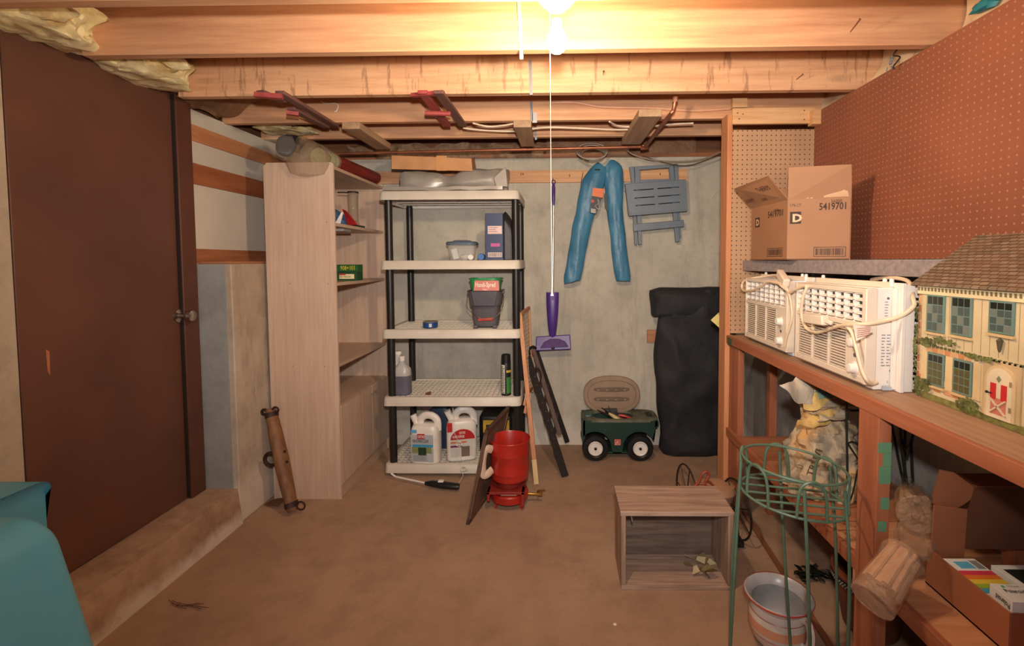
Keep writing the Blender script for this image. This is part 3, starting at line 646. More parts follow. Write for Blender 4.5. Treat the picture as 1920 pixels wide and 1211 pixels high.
o=thing('navy_box','tall navy blue carton with a pink label and a barcode on the second shelf','box',((a.x+b.x)/2,3.03,T2))
m=M(); m.box(a.x,b.x,2.99,3.10,T2,b.z); part(o,'carton',m,NAVY,bevel=.0015)
W_=b.x-a.x; hh=b.z-T2
m=M(); m.box(a.x+.016,b.x-.006,2.989,2.9905,T2+hh*.56,T2+hh*.73); part(o,'pink_label',m,flat((232,200,196),.6),smooth=0)
m=M()
for i,wd in enumerate((.06,.045,.055)): m.box(a.x+.021,a.x+.021+wd,2.9886,2.9889,T2+hh*(.69-.04*i),T2+hh*(.70-.04*i))
part(o,'label_print',m,flat((110,80,90),.6),smooth=0)
m=M(); m.box(a.x+.034,b.x-.02,2.989,2.9905,T2+hh*.29,T2+hh*.36); part(o,'pink_strip',m,flat((206,96,160),.6),smooth=0)
m=M(); m.box(a.x+.014,b.x-.006,2.989,2.9905,T2+hh*.06,T2+hh*.17); part(o,'code_label',m,flat((226,206,200),.6),smooth=0)
barcode(o,(a.x+.014,2.9888,T2+hh*.06),(1,0,0),(0,0,1),W_-.02,hh*.11,INK,22)
m=M(); p=[PY(945,402,3.05),PY(953,412,3.08),PY(960,430,3.1),PY(962,460,3.1),PY(962,486,3.1)]; m.tube(spline(p,5),.010,8,flat=2.5); 
o=single('curved_strap','curved dark rubber strip standing between the navy box and the rear post','strap',m,flat((44,36,36),.5))
m=M(); m.poly([(946,410),(956,425),(958,486),(946,486)],3.09,.003); part(o,'mesh_panel',m,flat((96,92,94),.6),smooth=0)
# -- shelf 3
m=M(); c=PY(807,606,3.05); c=V((c.x,3.05,T3)); 
o=thing('tape_tin','small round blue tin on the third shelf','tin',c)
m.lathe([(0,.001),(.046,.001),(.048,.004),(.048,.036),(0,.036)],c=c,n=32); part(o,'band',m,flat((36,70,130),.35)); m=M(); m.lathe([(.0,.036),(.049,.036),(.050,.040),(.046,.042),(.04,.038),(0,.038)],c=c,n=32); part(o,'rim',m,flat((176,170,164),.3,.8))
m=M(); m.box(c.x+.004,c.x+.022,c.y-.0492,c.y-.0465,c.z+.008,c.z+.03); part(o,'paper_label',m,flat((206,206,206),.5),smooth=0)
cx=PY(911,560,3.05).x; cy=3.08; zt3=PY(911,545,3.0).z
o=thing('bucket','square grey plastic bucket with a wire bail and a red strip on the third shelf','bucket',(cx,cy,T3))
GRY=flat((92,88,92),.4)
hb=zt3-T3
m=M(); m.loft([(cx,cy,T3+.012,.076,.07),(cx,cy,T3+.02,.078,.072),(cx,cy,T3+hb*.6,.092,.084),(cx,cy,T3+hb*.61,.100,.092),(cx,cy,T3+hb*.97,.108,.10),(cx,cy,T3+hb,.118,.108),(cx,cy,T3+hb,.106,.096),(cx,cy,T3+hb*.6,.09,.082)],n=40,pw=5,cap=False); m.loft([(cx,cy,T3+.004,.066,.06),(cx,cy,T3+.014,.078,.072)],n=40,pw=5)
part(o,'body',m,GRY)
for sx in (-1,1):
    m=M(); m.box(cx+sx*.062-.014,cx+sx*.062+.014,cy-.078,cy-.05,T3,T3+.02); part(o,'foot',m,GRY,bevel=.004)
m=M(); m.poly([(883,546),(888,574),(928,574),(933,546)],cy-.118,.01); part(o,'pouring_panel',m,flat((74,70,78),.4),bevel=.003)
m=M(); m.poly([(896,597),(896,602),(924,601),(924,596)],cy-.085,.01); part(o,'red_strip',m,flat((206,62,44),.45),bevel=.003)
m=M(); a=PY(878,548,cy-.06); b=PY(944,548,cy-.06); m.tube(spline([a,a+V((-.004,-.03,-.09)),PY(890,590,cy-.15),PY(905,598,cy-.16),PY(925,597,cy-.16),PY(938,585,cy-.15),b+V((0.004,-.03,-.06)),b],5),.0018,6); part(o,'bail',m,flat((150,140,130),.3,.9))
for q in (a,b): 
    m=M(); m.lathe([(0,-.006),(.009,-.006),(.009,.006),(0,.006)],c=q,n=14,axis='x'); part(o,'bail_lug',m,GRY)
gz=zt3+.004
o=thing('green_tub','green plastic tub with a pink printed label sitting inside the grey bucket','tub',(cx,cy,gz-.08))
m=M(); gt=PY(911,522,3.0).z; m.loft([(cx,cy,gz-.07,.078,.07),(cx,cy,gz,.092,.083),(cx,cy,gt-.008,.102,.09),(cx,cy,gt-.008,.108,.096),(cx,cy,gt,.108,.096),(cx,cy,gt,.1,.088),(cx,cy,gz,.09,.08)],n=40,pw=4); part(o,'tub_body',m,flat((46,150,84),.4))
m=M(); m.poly([(890,526),(888,545),(936,545),(935,526)],cy-.108,.016); part(o,'paper_label',m,flat((214,132,120),.55),smooth=0)
text(o,'Handi-Spred',PY(891,538,cy-.1085),(1,0,0),(0,0,1),.030,flat((244,232,214),.5),sx=.62,bold=.02)
text(o,'Make',PY(905,544.5,cy-.1085),(1,0,0),(0,0,1),.012,flat((244,232,214),.5),sx=.9)
# -- shelf 4
c=PY(754,735,3.02); c=V((c.x,3.03,T4))
o=thing('jug','clear plastic jug of grey liquid with a white cap on the fourth shelf','bottle',c)
m=M(); m.loft([(c.x,c.y,T4+.001,.054,.042),(c.x,c.y,T4+.006,.058,.045),(c.x,c.y,T4+.125,.058,.045)],n=32,pw=3); part(o,'liquid_body',m,flat((98,98,112),.35,var=.05))
m=M(); m.loft([(c.x,c.y,T4+.125,.058,.045),(c.x,c.y,T4+.165,.055,.043),(c.x,c.y,T4+.19,.034,.03),(c.x,c.y,T4+.205,.018,.018),(c.x,c.y,T4+.22,.017,.017)],n=32,pw=2.6); part(o,'upper_body',m,clear((206,200,196),.75,.3,False))
m=M(); m.lathe([(0,.22),(.019,.22),(.019,.25),(0,.25)],c=c,n=20); part(o,'cap',m,WHITE)
c2=c+V((-.045,.06,0)); 
o=thing('jug','white plastic jug with a dark blue label standing behind the grey liquid jug','bottle',c2)
m=M(); m.loft([(c2.x,c2.y,T4+.001,.045,.04),(c2.x,c2.y,T4+.15,.046,.04),(c2.x,c2.y,T4+.21,.036,.03),(c2.x,c2.y,T4+.235,.018,.018),(c2.x,c2.y,T4+.25,.018,.018)],n=28,pw=3); part(o,'body',m,flat((206,200,194),.4))
m=M(); m.lathe([(0,.25),(.024,.25),(.024,.272),(0,.272)],c=c2,n=20); part(o,'cap',m,WHITE)
m=M(); m.loft([(c2.x,c2.y,T4+.03,.047,.042),(c2.x,c2.y,T4+.13,.048,.042)],n=28,pw=3,cap=False); part(o,'label_wrap',m,flat((34,46,84),.5))
c=PY(949,735,3.0); c=V((c.x,3.01,T4))
o=thing('spray_can','black-capped aerosol spray can with a printed white panel on the fourth shelf','can',c)
m=M(); m.lathe([(0,.001),(.031,.001),(.032,.006),(.032,.205),(.030,.212),(0,.212)],c=c,n=32); part(o,'can_body',m,flat((34,36,34),.3))
m=M(); m.lathe([(0,.205),(.028,.205),(.031,.208),(.030,.258),(.026,.264),(0,.264)],c=c,n=32); part(o,'cap',m,BLACKP)
def arcp(c,r,a0,a1,z0,z1,n=10):
    m=M(); vs=[];
    for i in range(n+1):
        a=math.radians(a0+(a1-a0)*i/n); vs+= [V((c.x+r*math.cos(a),c.y+r*math.sin(a),z0)),V((c.x+r*math.cos(a),c.y+r*math.sin(a),z1))]
    return m.add(vs,[(2*i,2*i+2,2*i+3,2*i+1) for i in range(n)])
part(o,'white_panel',arcp(c,.0325,212,262,T4+.015,T4+.2),flat((216,210,196),.5),smooth=60)
part(o,'green_panel',arcp(c,.0326,280,352,T4+.015,T4+.12),flat((60,130,60),.45),smooth=60)
part(o,'yellow_panel',arcp(c,.0326,280,352,T4+.15,T4+.165),flat((220,180,70),.45),smooth=60)
m=M()
for i in range(16): 
    a0=214; m.v; q=arcp(c,.0328,215,215+random.choice((28,38,42)),T4+.02+.011*i,T4+.0245+.011*i,6); m.add(q.v,q.f)
part(o,'small_print',m,INK,smooth=60)
m=M(); m.blob(PY(804,740,3.02).xy.to_3d()+V((0,0,T4+.006)),(.02,.014,.008),nz=.4,n=12); single('dried_leaf','small brown dried leaf lying on the fourth shelf','leaf',m,flat((120,74,40),.8))
# -- shelf 5 jugs
def jug(name,label,px_,D,yaw_,h,w_,build,mat=None,capside=-1,capcol=WHITE):
    base=PY(px_,850,D); c=V((base.x,D,T5)); o=thing(name,label,'jug',c); mm=mat or flat((228,220,210),.35)
    m=M(); hw=w_/2; d=.06
    m.loft([(0,0,.001,hw*.93,d*.9),(0,0,.01,hw,d),(0,0,h*.62,hw,d),(-.0,0,h*.72,hw*.96,d*.97),(-.002,0,h*.78,hw*.84,d*.85),(-.004,0,h*.81,hw*.6,d*.6)],n=36,pw=4)
    rot=Matrix.Translation(c)@Matrix.Rotation(math.radians(yaw_),4,'Z'); m.xf(rot); part(o,'body',m,mm)
    m=M(); hx=hw*.86
    m.tube(spline([(-hw*.42,0,h*.74),(-hw*.36,0,h*.89),(-hw*.02,0,h*.965),(hw*.45,0,h*.955),(hw*.80,0,h*.86),(hw*.84,0,h*.66)],6),[.019]*31,16,flat=1.3); m.xf(rot); part(o,'handle',m,mm)
    m=M(); m.tube([(-hw*.5,0,h*.70),(-hw*.78,0,h*.86)],[.03,.019],14); m.xf(rot); part(o,'neck',m,mm)
    m=M(); m.tube([(-hw*.76,0,h*.85),(-hw*.94,0,h*.97)],.0215,18); m.xf(rot); part(o,'cap',m,capcol)
    def fp(u,v,off=.0015): return rot@V((u*hw,-d-off,v*h))
    def fbox(n_,u0,u1,v0,v1,mt,off=.001): m=M(); m.prism([fp(u0,v0,0),fp(u1,v0,0),fp(u1,v1,0),fp(u0,v1,0)],(rot.to_3x3()@V((0,-off,0)))); return part(o,n_,m,mt,smooth=0)
    def ftext(s,u,v,hh_,mt,sx=1,bold=0,off=.0022): return text(o,s,fp(u,v,off),rot.to_3x3()@V((1,0,0)),(0,0,1),hh_,mt,sx=sx,bold=bold)
    build(fbox,ftext,o,fp,rot); return o
RED=flat((186,32,34),.45)
def b1(fb,ft,o,fp,rot):
    fb('paper_label',-.88,.72,.06,.62,flat((176,178,180),.4)); fb('brand_patch',-.42,.12,.53,.64,RED,.0016); ft('ORTHO',-.38,.555,.019,WHITE,.50,.02,.0026)
    ft('GROUNDCLEAR',-.76,.465,.020,flat((30,60,50),.5),.53,.01); fb('blue_stripe',-.75,.70,.37,.42,flat((60,150,196),.4),.0016); fb('garden_picture',-.80,.60,.24,.37,flat((130,140,90),.5),.0014); fb('lawn_patch',-.35,.22,.20,.36,flat((30,62,34),.5),.0022)
    fb('blue_corner',-.84,-.45,.66,.72,flat((90,160,206),.4),.004)
    for i in range(5): fb('print_line',-.7,.3-.1*(i%2),.09+.022*i,.098+.022*i,flat((120,120,124),.5),.0018)
jug('weedkiller_jug','white handled jug with grey label and red patch, leftmost on the bottom shelf',800,3.00,-4,.315,.185,b1)
def b2(fb,ft,o,fp,rot):
    m=M(); pts=[fp(.05+.80*math.cos(t),.44+.20*math.sin(t),.0) for t in [math.pi*i/14 for i in range(15)]]; m.prism(pts,(rot.to_3x3()@V((0,-.0012,0)))); part(o,'red_arch',m,RED,smooth=0)
    fb('paper_label',-.75,.85,.10,.44,flat((206,200,190),.5)); ft('ORTHO',-.18,.55,.016,WHITE,.50,.02,.0024); ft('HOME DEFENSE',-.62,.475,.017,WHITE,.46,.02,.0024)
    fb('orange_stripe',-.75,.3,.37,.40,flat((210,110,50),.5),.0016); fb('purple_stripe',-.75,.0,.29,.33,flat((120,40,90),.5),.0016); fb('wand_picture',-.05,.5,.10,.30,flat((120,100,84),.5),.0016)
    fb('red_corner',-.95,-.62,.60,.78,RED,.003)
jug('insecticide_jug','white handled jug with a red arched label, right of the grey-labelled jug',866,3.05,14,.335,.195,b2)
bx=PY(822,800,3.22)
m=M(); c=V((bx.x,3.25,T5)); m.loft([(c.x,c.y,T5+.001,.085,.05),(c.x,c.y,T5+.24,.085,.05),(c.x+.02,c.y,T5+.30,.05,.035),(c.x+.02,c.y,T5+.33,.03,.03)],n=30,pw=4); single('blue_jug','dark blue plastic jug standing behind the two white jugs','jug',m,flat((40,56,82),.4))
m=M(); bx=PY(852,790,3.2); m.loft([(bx.x,3.28,T5+.001,.02,.02),(bx.x,3.28,T5+.28,.02,.02),(bx.x,3.28,T5+.31,.016,.016),(bx.x,3.28,T5+.345,.014,.014)],n=20); single('slim_bottle','slim white-necked bottle behind the red-labelled jug','bottle',m,flat((196,190,186),.4))
a=PY(900,865,3.15).x; b=PY(962,865,3.15).x
o=thing('battery_charger','black plastic case with yellow labels at the right end of the bottom shelf','case',((a+b)/2,3.2,T5))
m=M(); zt_=PY(930,778,3.12).z; m.box(a,b,3.12,3.32,T5,zt_); part(o,'case_body',m,BLACKP,bevel=.03,seg=4)
m=M(); m.box(a+.03,b-.02,3.116,3.121,zt_-.12,zt_-.035); part(o,'yellow_label',m,flat((196,156,50),.5),smooth=0)
m=M(); m.box(a+.05,b-.05,3.114,3.1165,zt_-.10,zt_-.065); part(o,'dark_print',m,INK,smooth=0)
# sprayer wand with cord
w0=PZ(733,893,.03); w1=PZ(800,906,.03); w2=PZ(861,912,.03)
o=thing('sprayer_wand','black-handled sprayer wand with a white tube on the floor before the shelving','sprayer',w1)
m=M(); m.tube([w0+V((0,0,.02)),w0+V((.03,-.0,-.002)),w1],.006,10); part(o,'white_tube',m,WHITE)
m=M(); m.tube([w1-V((.01,0,0)),w1+V((.03,0,0)),w1.lerp(w2,.5),w2-V((.01,0,0)),w2],[.012,.022,.026,.023,.018],16,flat=.8); part(o,'handle',m,BLACKP)
m=M(); q=w1.lerp(w2,.45)+V((0,0,.022)); m.box(q.x-.018,q.x+.016,q.y-.012,q.y+.012,q.z-.004,q.z+.006); part(o,'trigger',m,WHITE,bevel=.003)
m=M(); pts=[PY(849,765,2.93),PY(852,785,2.92),PY(850,805,2.91),PY(856,820,2.91),PY(861,832,2.90),PY(864,855,2.90),PY(868,868,2.89),PY(864,880,2.89),PY(872,876,2.88),PY(876,882,2.88),PY(866,884,2.88),PY(868,892,2.87),w2+V((-.01,0,.01))]
m.tube(spline(pts,5),.0016,6)
for cc_ in (PY(861,832,2.895),PY(869,878,2.875)):
    for i in range(3):
        m.tube([cc_+V(((.014+.003*i)*math.cos(t),-.003*i,(.018-.002*i)*math.sin(t))) for t in [2*math.pi*j/14 for j in range(14)]],.0014,5,closed=True)
part(o,'white_hose',m,WHITE)

#@@PART2
# ================================================================== REAR WALL THINGS
DW=BW-.03
# flat mop
o=thing('floor_mop','purple and silver flat floor mop hanging from the wooden strip','mop',PY(1039,655,3.40))
m=M(); m.tube([PY(1037,334,DW+.005),PY(1036,340,3.435)],.0025,8); pts=[PY(1038,341,3.43)+V((.013*math.cos(t),0,.013*math.sin(t))) for t in [2*math.pi*j/16 for j in range(16)]]; m.tube(pts,.003,6,closed=True); part(o,'hanging_loop',m,flat((60,30,80),.5))
PUR=flat((78,48,132),.35,var=.08)
m=M(); m.tube([PY(1038,344,3.43),PY(1038,352,3.43),PY(1038,372,3.43),PY(1038,385,3.43)],[.006,.013,.013,.009],14); part(o,'grip',m,PUR)
m=M(); m.tube([PY(1038,350,3.4165),PY(1038,366,3.4165)],.005,8,flat=.3); part(o,'grip_inset',m,flat((120,90,160),.4))
m=M(); m.tube([PY(1038,385,3.43),PY(1036,552,3.42)],.0085,14); part(o,'pole',m,flat((206,200,200),.28,.75))
m=M(); 
lv=[]
for y,hw,dp in ((548,12,.03),(560,12,.035),(585,11,.04),(610,9,.038),(630,6,.025),(642,5,.018)):
    p=PY(1036,y,3.41); lv.append((p.x,3.41,p.z,hw*3.41/880,dp))
m.loft(lv,n=26,pw=2.6); part(o,'bottle_housing',m,PUR)
m=M(); p=PY(1037,555,3.375); m.loft([(p.x,p.y+.0,p.z-.03,.008,.004),(p.x,p.y,p.z+.02,.013,.005)],n=16); part(o,'trigger_plate',m,flat((120,84,160),.4))
m=M(); m.prism([PY(1005,631,3.39),PY(1069,627,3.39),PY(1071,655,3.36),PY(1004,658,3.36)],(0,.025,-.004)); hd=part(o,'mop_head',m,PUR,bevel=.006)
m=M(); m.prism([PY(1013,652,3.352),PY(1020,641,3.37),PY(1032,635,3.375),PY(1048,635,3.375),PY(1060,640,3.37),PY(1066,650,3.352)],(0,-.006,0)); part(hd,'clear_window',m,flat((60,14,96),.55,var=.3,scale=30),bevel=.002)
m=M(); m.tube([PY(1036,640,3.385),PY(1037,655,3.35)],.012,12); part(hd,'joint',m,flat((52,40,74),.35))
# blue folding chair bags
BLU=crumpled((52,108,142),(74,134,168),6,.45,None,.35)
def sweepbag(name,label,pts,D,tagside):
    o=thing(name,label,'bag',PY(pts[-1][0],pts[-1][1],D))
    cs=[PY(x,y,D) for x,y,_ in pts]; rr=[w_*D/880/2 for _,_,w_ in pts]
    P=spline(cs,5); R=[]; 
    for i in range(len(P)):
        t=i/5; k=min(int(t),len(rr)-2); R.append(rr[k]+(rr[k+1]-rr[k])*(t-k))
    m=M(); m.tube(P,[r_*.64 for r_ in R],44,flat=1.55)
    for i,p in enumerate(m.v): m.v[i]=p+noise.noise_vector(V((p.x*14,p.y*14,p.z*3)))*.005+noise.noise_vector(V((p.x*45,p.y*45,p.z*9)))*.005
    part(o,'fabric',m,BLU,smooth=60); return o,P
bD=3.395
o,P=sweepbag('folding_chair_bag','left blue fabric folding-chair bag slanting down from the strip, with an orange-topped tag',[(1131,312,22),(1122,325,36),(1110,350,42),(1098,395,36),(1088,440,33),(1079,490,33),(1073,522,32),(1073,528,27)],bD,1)
m=M(); m.prism([PY(1112,352,bD-.060),PY(1133,354,bD-.060),PY(1130,371,bD-.060),PY(1110,367,bD-.060)],(0,.004,0)); t=part(o,'hang_tag',m,flat((222,110,54),.5),smooth=0)
m=M(); m.prism([PY(1110,367,bD-.0615),PY(1128,371,bD-.0615),PY(1118,401,bD-.0615),PY(1105,398,bD-.0615)],(0,.004,0)); part(t,'black_card',m,flat((34,32,34),.5),smooth=0)
m=M(); m.prism([PY(1109,374,bD-.063),PY(1114,375,bD-.063),PY(1113,380,bD-.063),PY(1108,379,bD-.063)],(0,.001,0)); part(t,'red_square',m,flat((206,50,40),.5),smooth=0)
m=M()
for i in range(4): m.prism([PY(1108,391+2*i,bD-.063),PY(1117,392.5+2*i,bD-.063),PY(1117,393.5+2*i,bD-.063),PY(1108,392+2*i,bD-.063)],(0,.001,0))
part(t,'small_print',m,WHITE,smooth=0)
m=M(); m.tube(spline([PY(1125,318,bD-.05),PY(1108,322,bD-.02),PY(1098,350,bD+.02),PY(1092,380,bD+.03),PY(1086,410,bD+.02)],5),.003,6,flat=2); part(o,'carry_strap',m,flat((40,44,54),.6))
o,P=sweepbag('folding_chair_bag','right blue fabric folding-chair bag hanging nearly straight beside the slanting one',[(1138,308,24),(1148,320,38),(1151,345,36),(1153,390,30),(1158,440,29),(1163,485,29),(1168,518,28),(1168,526,25)],bD+.01,0)
m=M(); m.prism([PY(1133,362,bD-.05),PY(1138,364,bD-.05),PY(1140,396,bD-.05),PY(1134,388,bD-.05)],(0,.004,0)); part(o,'hang_tag',m,flat((44,42,40),.5),smooth=0)
m=M(); m.tube(spline([PY(1120,372,bD-.06),PY(1124,380,bD-.065),PY(1116,386,bD-.065),PY(1124,392,bD-.065),PY(1120,372,bD-.06)],4),.0012,5); part(o,'draw_cord',m,WHITE)
m=M(); m.tube([PY(1093,322,BW-.022),PY(1093,322,BW-.05)],.0025,8); m.tube(spline([PY(1093,324,BW-.045),PY(1090,340,BW-.04),PY(1086,372,BW-.035)],4),.0022,6); single('nail','nail with a dark cord in the wooden strip left of the blue bags','nail',m,flat((50,44,48),.5,.4))
for i,(nx_,ny_) in enumerate(((977,324),(981,324),(1068,327),(1238,324))):
    m=M(); m.tube([PY(nx_,ny_,BW-.02),PY(nx_,ny_+4,BW-.045)],.0022,8); single('nail',('left nail of a pair in the wooden strip right of the shelving','right nail of a pair in the wooden strip right of the shelving','nail in the wooden strip between the mop and the blue bags','nail in the wooden strip inside the folded table frame')[i],'nail',m,flat((80,60,50),.5,.6))
# folded grey side table
GT=flat((112,122,134),.45,var=.04)
o=thing('folding_table','grey plastic folding side table hung flat on the rear wall','table',PY(1232,458,3.42))
tD=3.385
def pr(root,name,pts,D,th,mt=GT,bevel=.0025,**k): m=M(); m.poly(pts,D,th); return part(root,name,m,mt,bevel=bevel,**k)
# rear frame
pr(o,'leg',[(1180,313),(1189,312),(1194,460),(1190,458),(1184,340)],tD+.03,.025); pr(o,'leg',[(1190,313),(1200,312),(1203,457),(1197,459)],tD+.012,.025)
pr(o,'leg',[(1254,309),(1263,308),(1275,452),(1267,454)],tD+.012,.025); pr(o,'leg',[(1264,307),(1271,307),(1277,445),(1272,450)],tD+.03,.025)
pr(o,'top_rail',[(1190,312),(1258,308),(1258,314),(1190,319)],tD+.01,.03); pr(o,'cross_rail',[(1190,337),(1262,335),(1262,342),(1190,344)],tD+.015,.02)
pr(o,'lower_rail',[(1187,420),(1282,412),(1283,425),(1188,434)],tD-.005,.02,bevel=.004)
# top with slot rows: bars between slots
L_=[(1172,344),(1286,336),(1289,394),(1179,403)]
def lp(u,v):
    a=L_[0];b=L_[1];c=L_[2];d_=L_[3]
    return ((a[0]*(1-u)+b[0]*u)*(1-v)+(d_[0]*(1-u)+c[0]*u)*v,(a[1]*(1-u)+b[1]*u)*(1-v)+(d_[1]*(1-u)+c[1]*u)*v)
tp=M(); us=[0,.13,.50,.54,.90,1]; vs_=[0,.22,.255,.47,.505,.71,.745,1]
def cell(u0,u1,v0,v1,D=tD-.022,th=.022): tp.poly([lp(u0,v0),lp(u1,v0),lp(u1,v1),lp(u0,v1)],D,th)
for v0,v1 in ((0,.22),(.255,.47),(.505,.71),(.745,1)): cell(0,1,v0,v1)
for v0,v1 in ((.22,.255),(.47,.505),(.71,.745)):
    for u0,u1 in ((0,.13),(.46,.52),(.88,1)): cell(u0,u1,v0,v1)
tt=part(o,'tabletop',tp,GT,smooth=0)
m=M()
for u0,u1,v0,v1 in ((0,1,0,.02),(0,1,.97,1.03),(0,.02,0,1),(.98,1,0,1)): m.poly([lp(u0,v0),lp(u1,v0),lp(u1,v1),lp(u0,v1)],tD-.026,.036)
part(tt,'edge_rim',m,GT,smooth=0,bevel=.003)
for px0 in (1171,):
    m=M(); m.tube([PY(1171,357,tD-.01),PY(1175,357,tD-.01)],.006,10); part(o,'pivot_pin',m,GT)
# black tall bag standing on the floor
BK=crumpled((26,26,30),(38,37,41),3.5,.75,None,.6)
o=thing('garment_bag','tall black fabric bag with a folded-down top standing by the partition','bag',(PZ(1300,850,0).x,3.32,0))
lv=[]
for y,xl,xr,dp in ((850,1243,1372,.05),(842,1237,1374,.06),(800,1239,1374,.075),(750,1234,1374,.08),(700,1230,1372,.085),(660,1231,1372,.08),(620,1234,1371,.075),(580,1240,1370,.07),(560,1242,1370,.06),(543,1236,1369,.05)):
    a=PY(xl,y,3.30); b=PY(xr,y,3.30); lv.append(((a.x+b.x)/2,3.32,max(a.z,.005),(b.x-a.x)/2,dp))
L2=[]
for a,b in zip(lv,lv[1:]):
    for j in range(5): L2.append(tuple(a[k]+(b[k]-a[k])*j/5 for k in range(5)))
L2.append(lv[-1]); m=M(); m.loft(L2,n=110,pw=3.0,nz=.026,ns=5)
for i,p in enumerate(m.v): m.v[i]=p+V((0,(abs(noise.noise(V((p.x*5,p.z*4,2))))-.25)*.05,0))
for i,p in enumerate(m.v):
    if p.z<.01: m.v[i]=V((p.x,p.y,.003))
part(o,'bag_body',m,BK,smooth=80)
m=M(); lv=[]
for y,xl,xr,dp in ((592,1226,1370,.075),(588,1225,1371,.085),(570,1225,1371,.088),(552,1224,1370,.085),(546,1225,1369,.07),(540,1240,1367,.05)):
    a=PY(xl,y,3.28); b=PY(xr,y,3.28); lv.append(((a.x+b.x)/2,3.325,a.z,(b.x-a.x)/2,dp))
L2=[]
for a,b in zip(lv,lv[1:]):
    for j in range(3): L2.append(tuple(a[k]+(b[k]-a[k])*j/3 for k in range(5)))
L2.append(lv[-1]); m.loft(L2,n=90,pw=4,nz=.020,ns=7,seed=5); part(o,'folded_cuff',m,BK,smooth=60)
m=M(); q=PY(1250,562,3.245); m.box(q.x-.10,q.x+.09,3.238,3.242,q.z-.01,q.z-.004) 
# yellow note paper
o=thing('yellow_paper','yellow sheet of paper with pencil writing sticking out beside the partition','paper',PY(1355,630,2.75))
m=M(); m.sheet(PY(1333,600,2.70),PY(1368,634,2.70),PY(1400,600,2.72),PY(1367,566,2.72),10,10,.004,8,.001); part(o,'sheet',m,flat((226,208,130),.7),smooth=60)
m=M()
for i in range(4):
    a=PY(1344+3*i,592-2.2*i,2.692); b=PY(1356+2.4*i,577+1*i,2.692)
m.tube(spline([PY(1347,590,2.69),PY(1350,583,2.69),PY(1353,588,2.69),PY(1355,580,2.69),PY(1358,584,2.69),PY(1361,575,2.69)],4),.0010,5); m.tube(spline([PY(1356,616,2.69),PY(1360,610,2.69),PY(1364,617,2.69)],4),.0010,5)
part(o,'pencil_writing',m,flat((110,96,60),.7))
# ------------------------------------------------------------------ garden wagon
GRN=flat((30,58,50),.45,var=.08); GD=flat((26,54,48),.5)
fz=0.0; wy=3.215
w1=PZ(1116,862,0); w2=PZ(1200,864,0); rw=PY(1116,838,w1.y).z
o=thing('garden_wagon','dark green rolling garden seat wagon with open tan lid and black wheels','wagon',((w1.x+w2.x)/2,3.28,0))
xl=PY(1092,800,wy).x; xr=PY(1236,800,wy).x; zt_=PY(1160,788,wy).z; zl=PY(1160,838,wy).z
# body: shell profile (front outline) with wheel arches
def arch(cx_,r,z0,n=10,rev=False):
    pts=[(cx_+r*math.cos(math.pi*(1-i/n)),z0+r*math.sin(math.pi*(1-i/n))) for i in range(n+1)]; return pts
zb=rw-.008; ra=rw+.022
out=[(xl+.004,zt_),(xl,zt_-.05),(xl+.004,zb+.0)]
out+=[(max(xl+.006,w1.x+ra*math.cos(math.pi*(1-i/12))),zb+ra*math.sin(math.pi*(1-i/12))) for i in range(1,13)]
out+=[(w1.x+ra+.01,zb-.04),(w2.x-ra-.012,zb-.04)]
out+=[(w2.x+ra*math.cos(math.pi*(1-i/12)),zb+ra*math.sin(math.pi*(1-i/12))) for i in range(0,11)]
out+=[(xr-.045,zb+.06),(xr-.02,zt_-.045),(xr,zt_-.03),(xr-.004,zt_-.004)]
m=M(); m.prism([(x,wy,z) for x,z in out],(0,.02,0)); m.prism([(x,wy+.21,z) for x,z in out],(0,.02,0)); m.box(xl+.004,xl+.02,wy,wy+.23,zb,zt_); m.box(xr-.03,xr-.01,wy,wy+.23,zt_-.05,zt_-.004); m.box(w1.x,w2.x,wy,wy+.23,zb-.04,zb-.03); m.box(xl+.01,xr-.05,wy+.01,wy+.22,zb+ra+.002,zb+ra+.012)
part(o,'body',m,GRN,bevel=.008,seg=3)
m=M(); cy_=wy+.115; K=40
def so(hw,hd,pw_,cx_,z): return [V((cx_+hw*math.copysign(abs(math.cos(2*math.pi*k/K))**(2/pw_),math.cos(2*math.pi*k/K)),cy_+hd*math.copysign(abs(math.sin(2*math.pi*k/K))**(2/pw_),math.sin(2*math.pi*k/K)),z)) for k in range(K)]
ctr=(xl+xr)/2
rings=[so((xr-xl)/2+.004,.122,5,ctr,zt_-.014),so((xr-xl)/2+.004,.122,5,ctr,zt_),so((xr-xl)/2-.006,.115,5,ctr,zt_+.006),so(.145,.09,3.4,ctr-.045,zt_+.004),so(.14,.085,3.4,ctr-.045,zt_-.012)]
vs=[p for r_ in rings for p in r_]; m.add(vs,[(i*K+k,i*K+(k+1)%K,(i+1)*K+(k+1)%K,(i+1)*K+k) for i in range(4) for k in range(K)])
part(o,'rim',m,flat((96,96,78),.7,var=.2,scale=14),smooth=50)
m=M(); m.loft([(xr-.052,cy_,zt_+.0062,.022,.055),(xr-.052,cy_,zt_+.0075,.022,.055)],n=24,pw=3); part(o,'handle_opening',m,flat((22,34,30),.6))
m=M(); m.loft([(xl+.045,cy_-.01,zt_+.007,.03,.05),(xl+.045,cy_-.01,zt_+.016,.026,.045)],n=24,pw=4); part(o,'lid_catch',m,flat((58,100,92),.45))
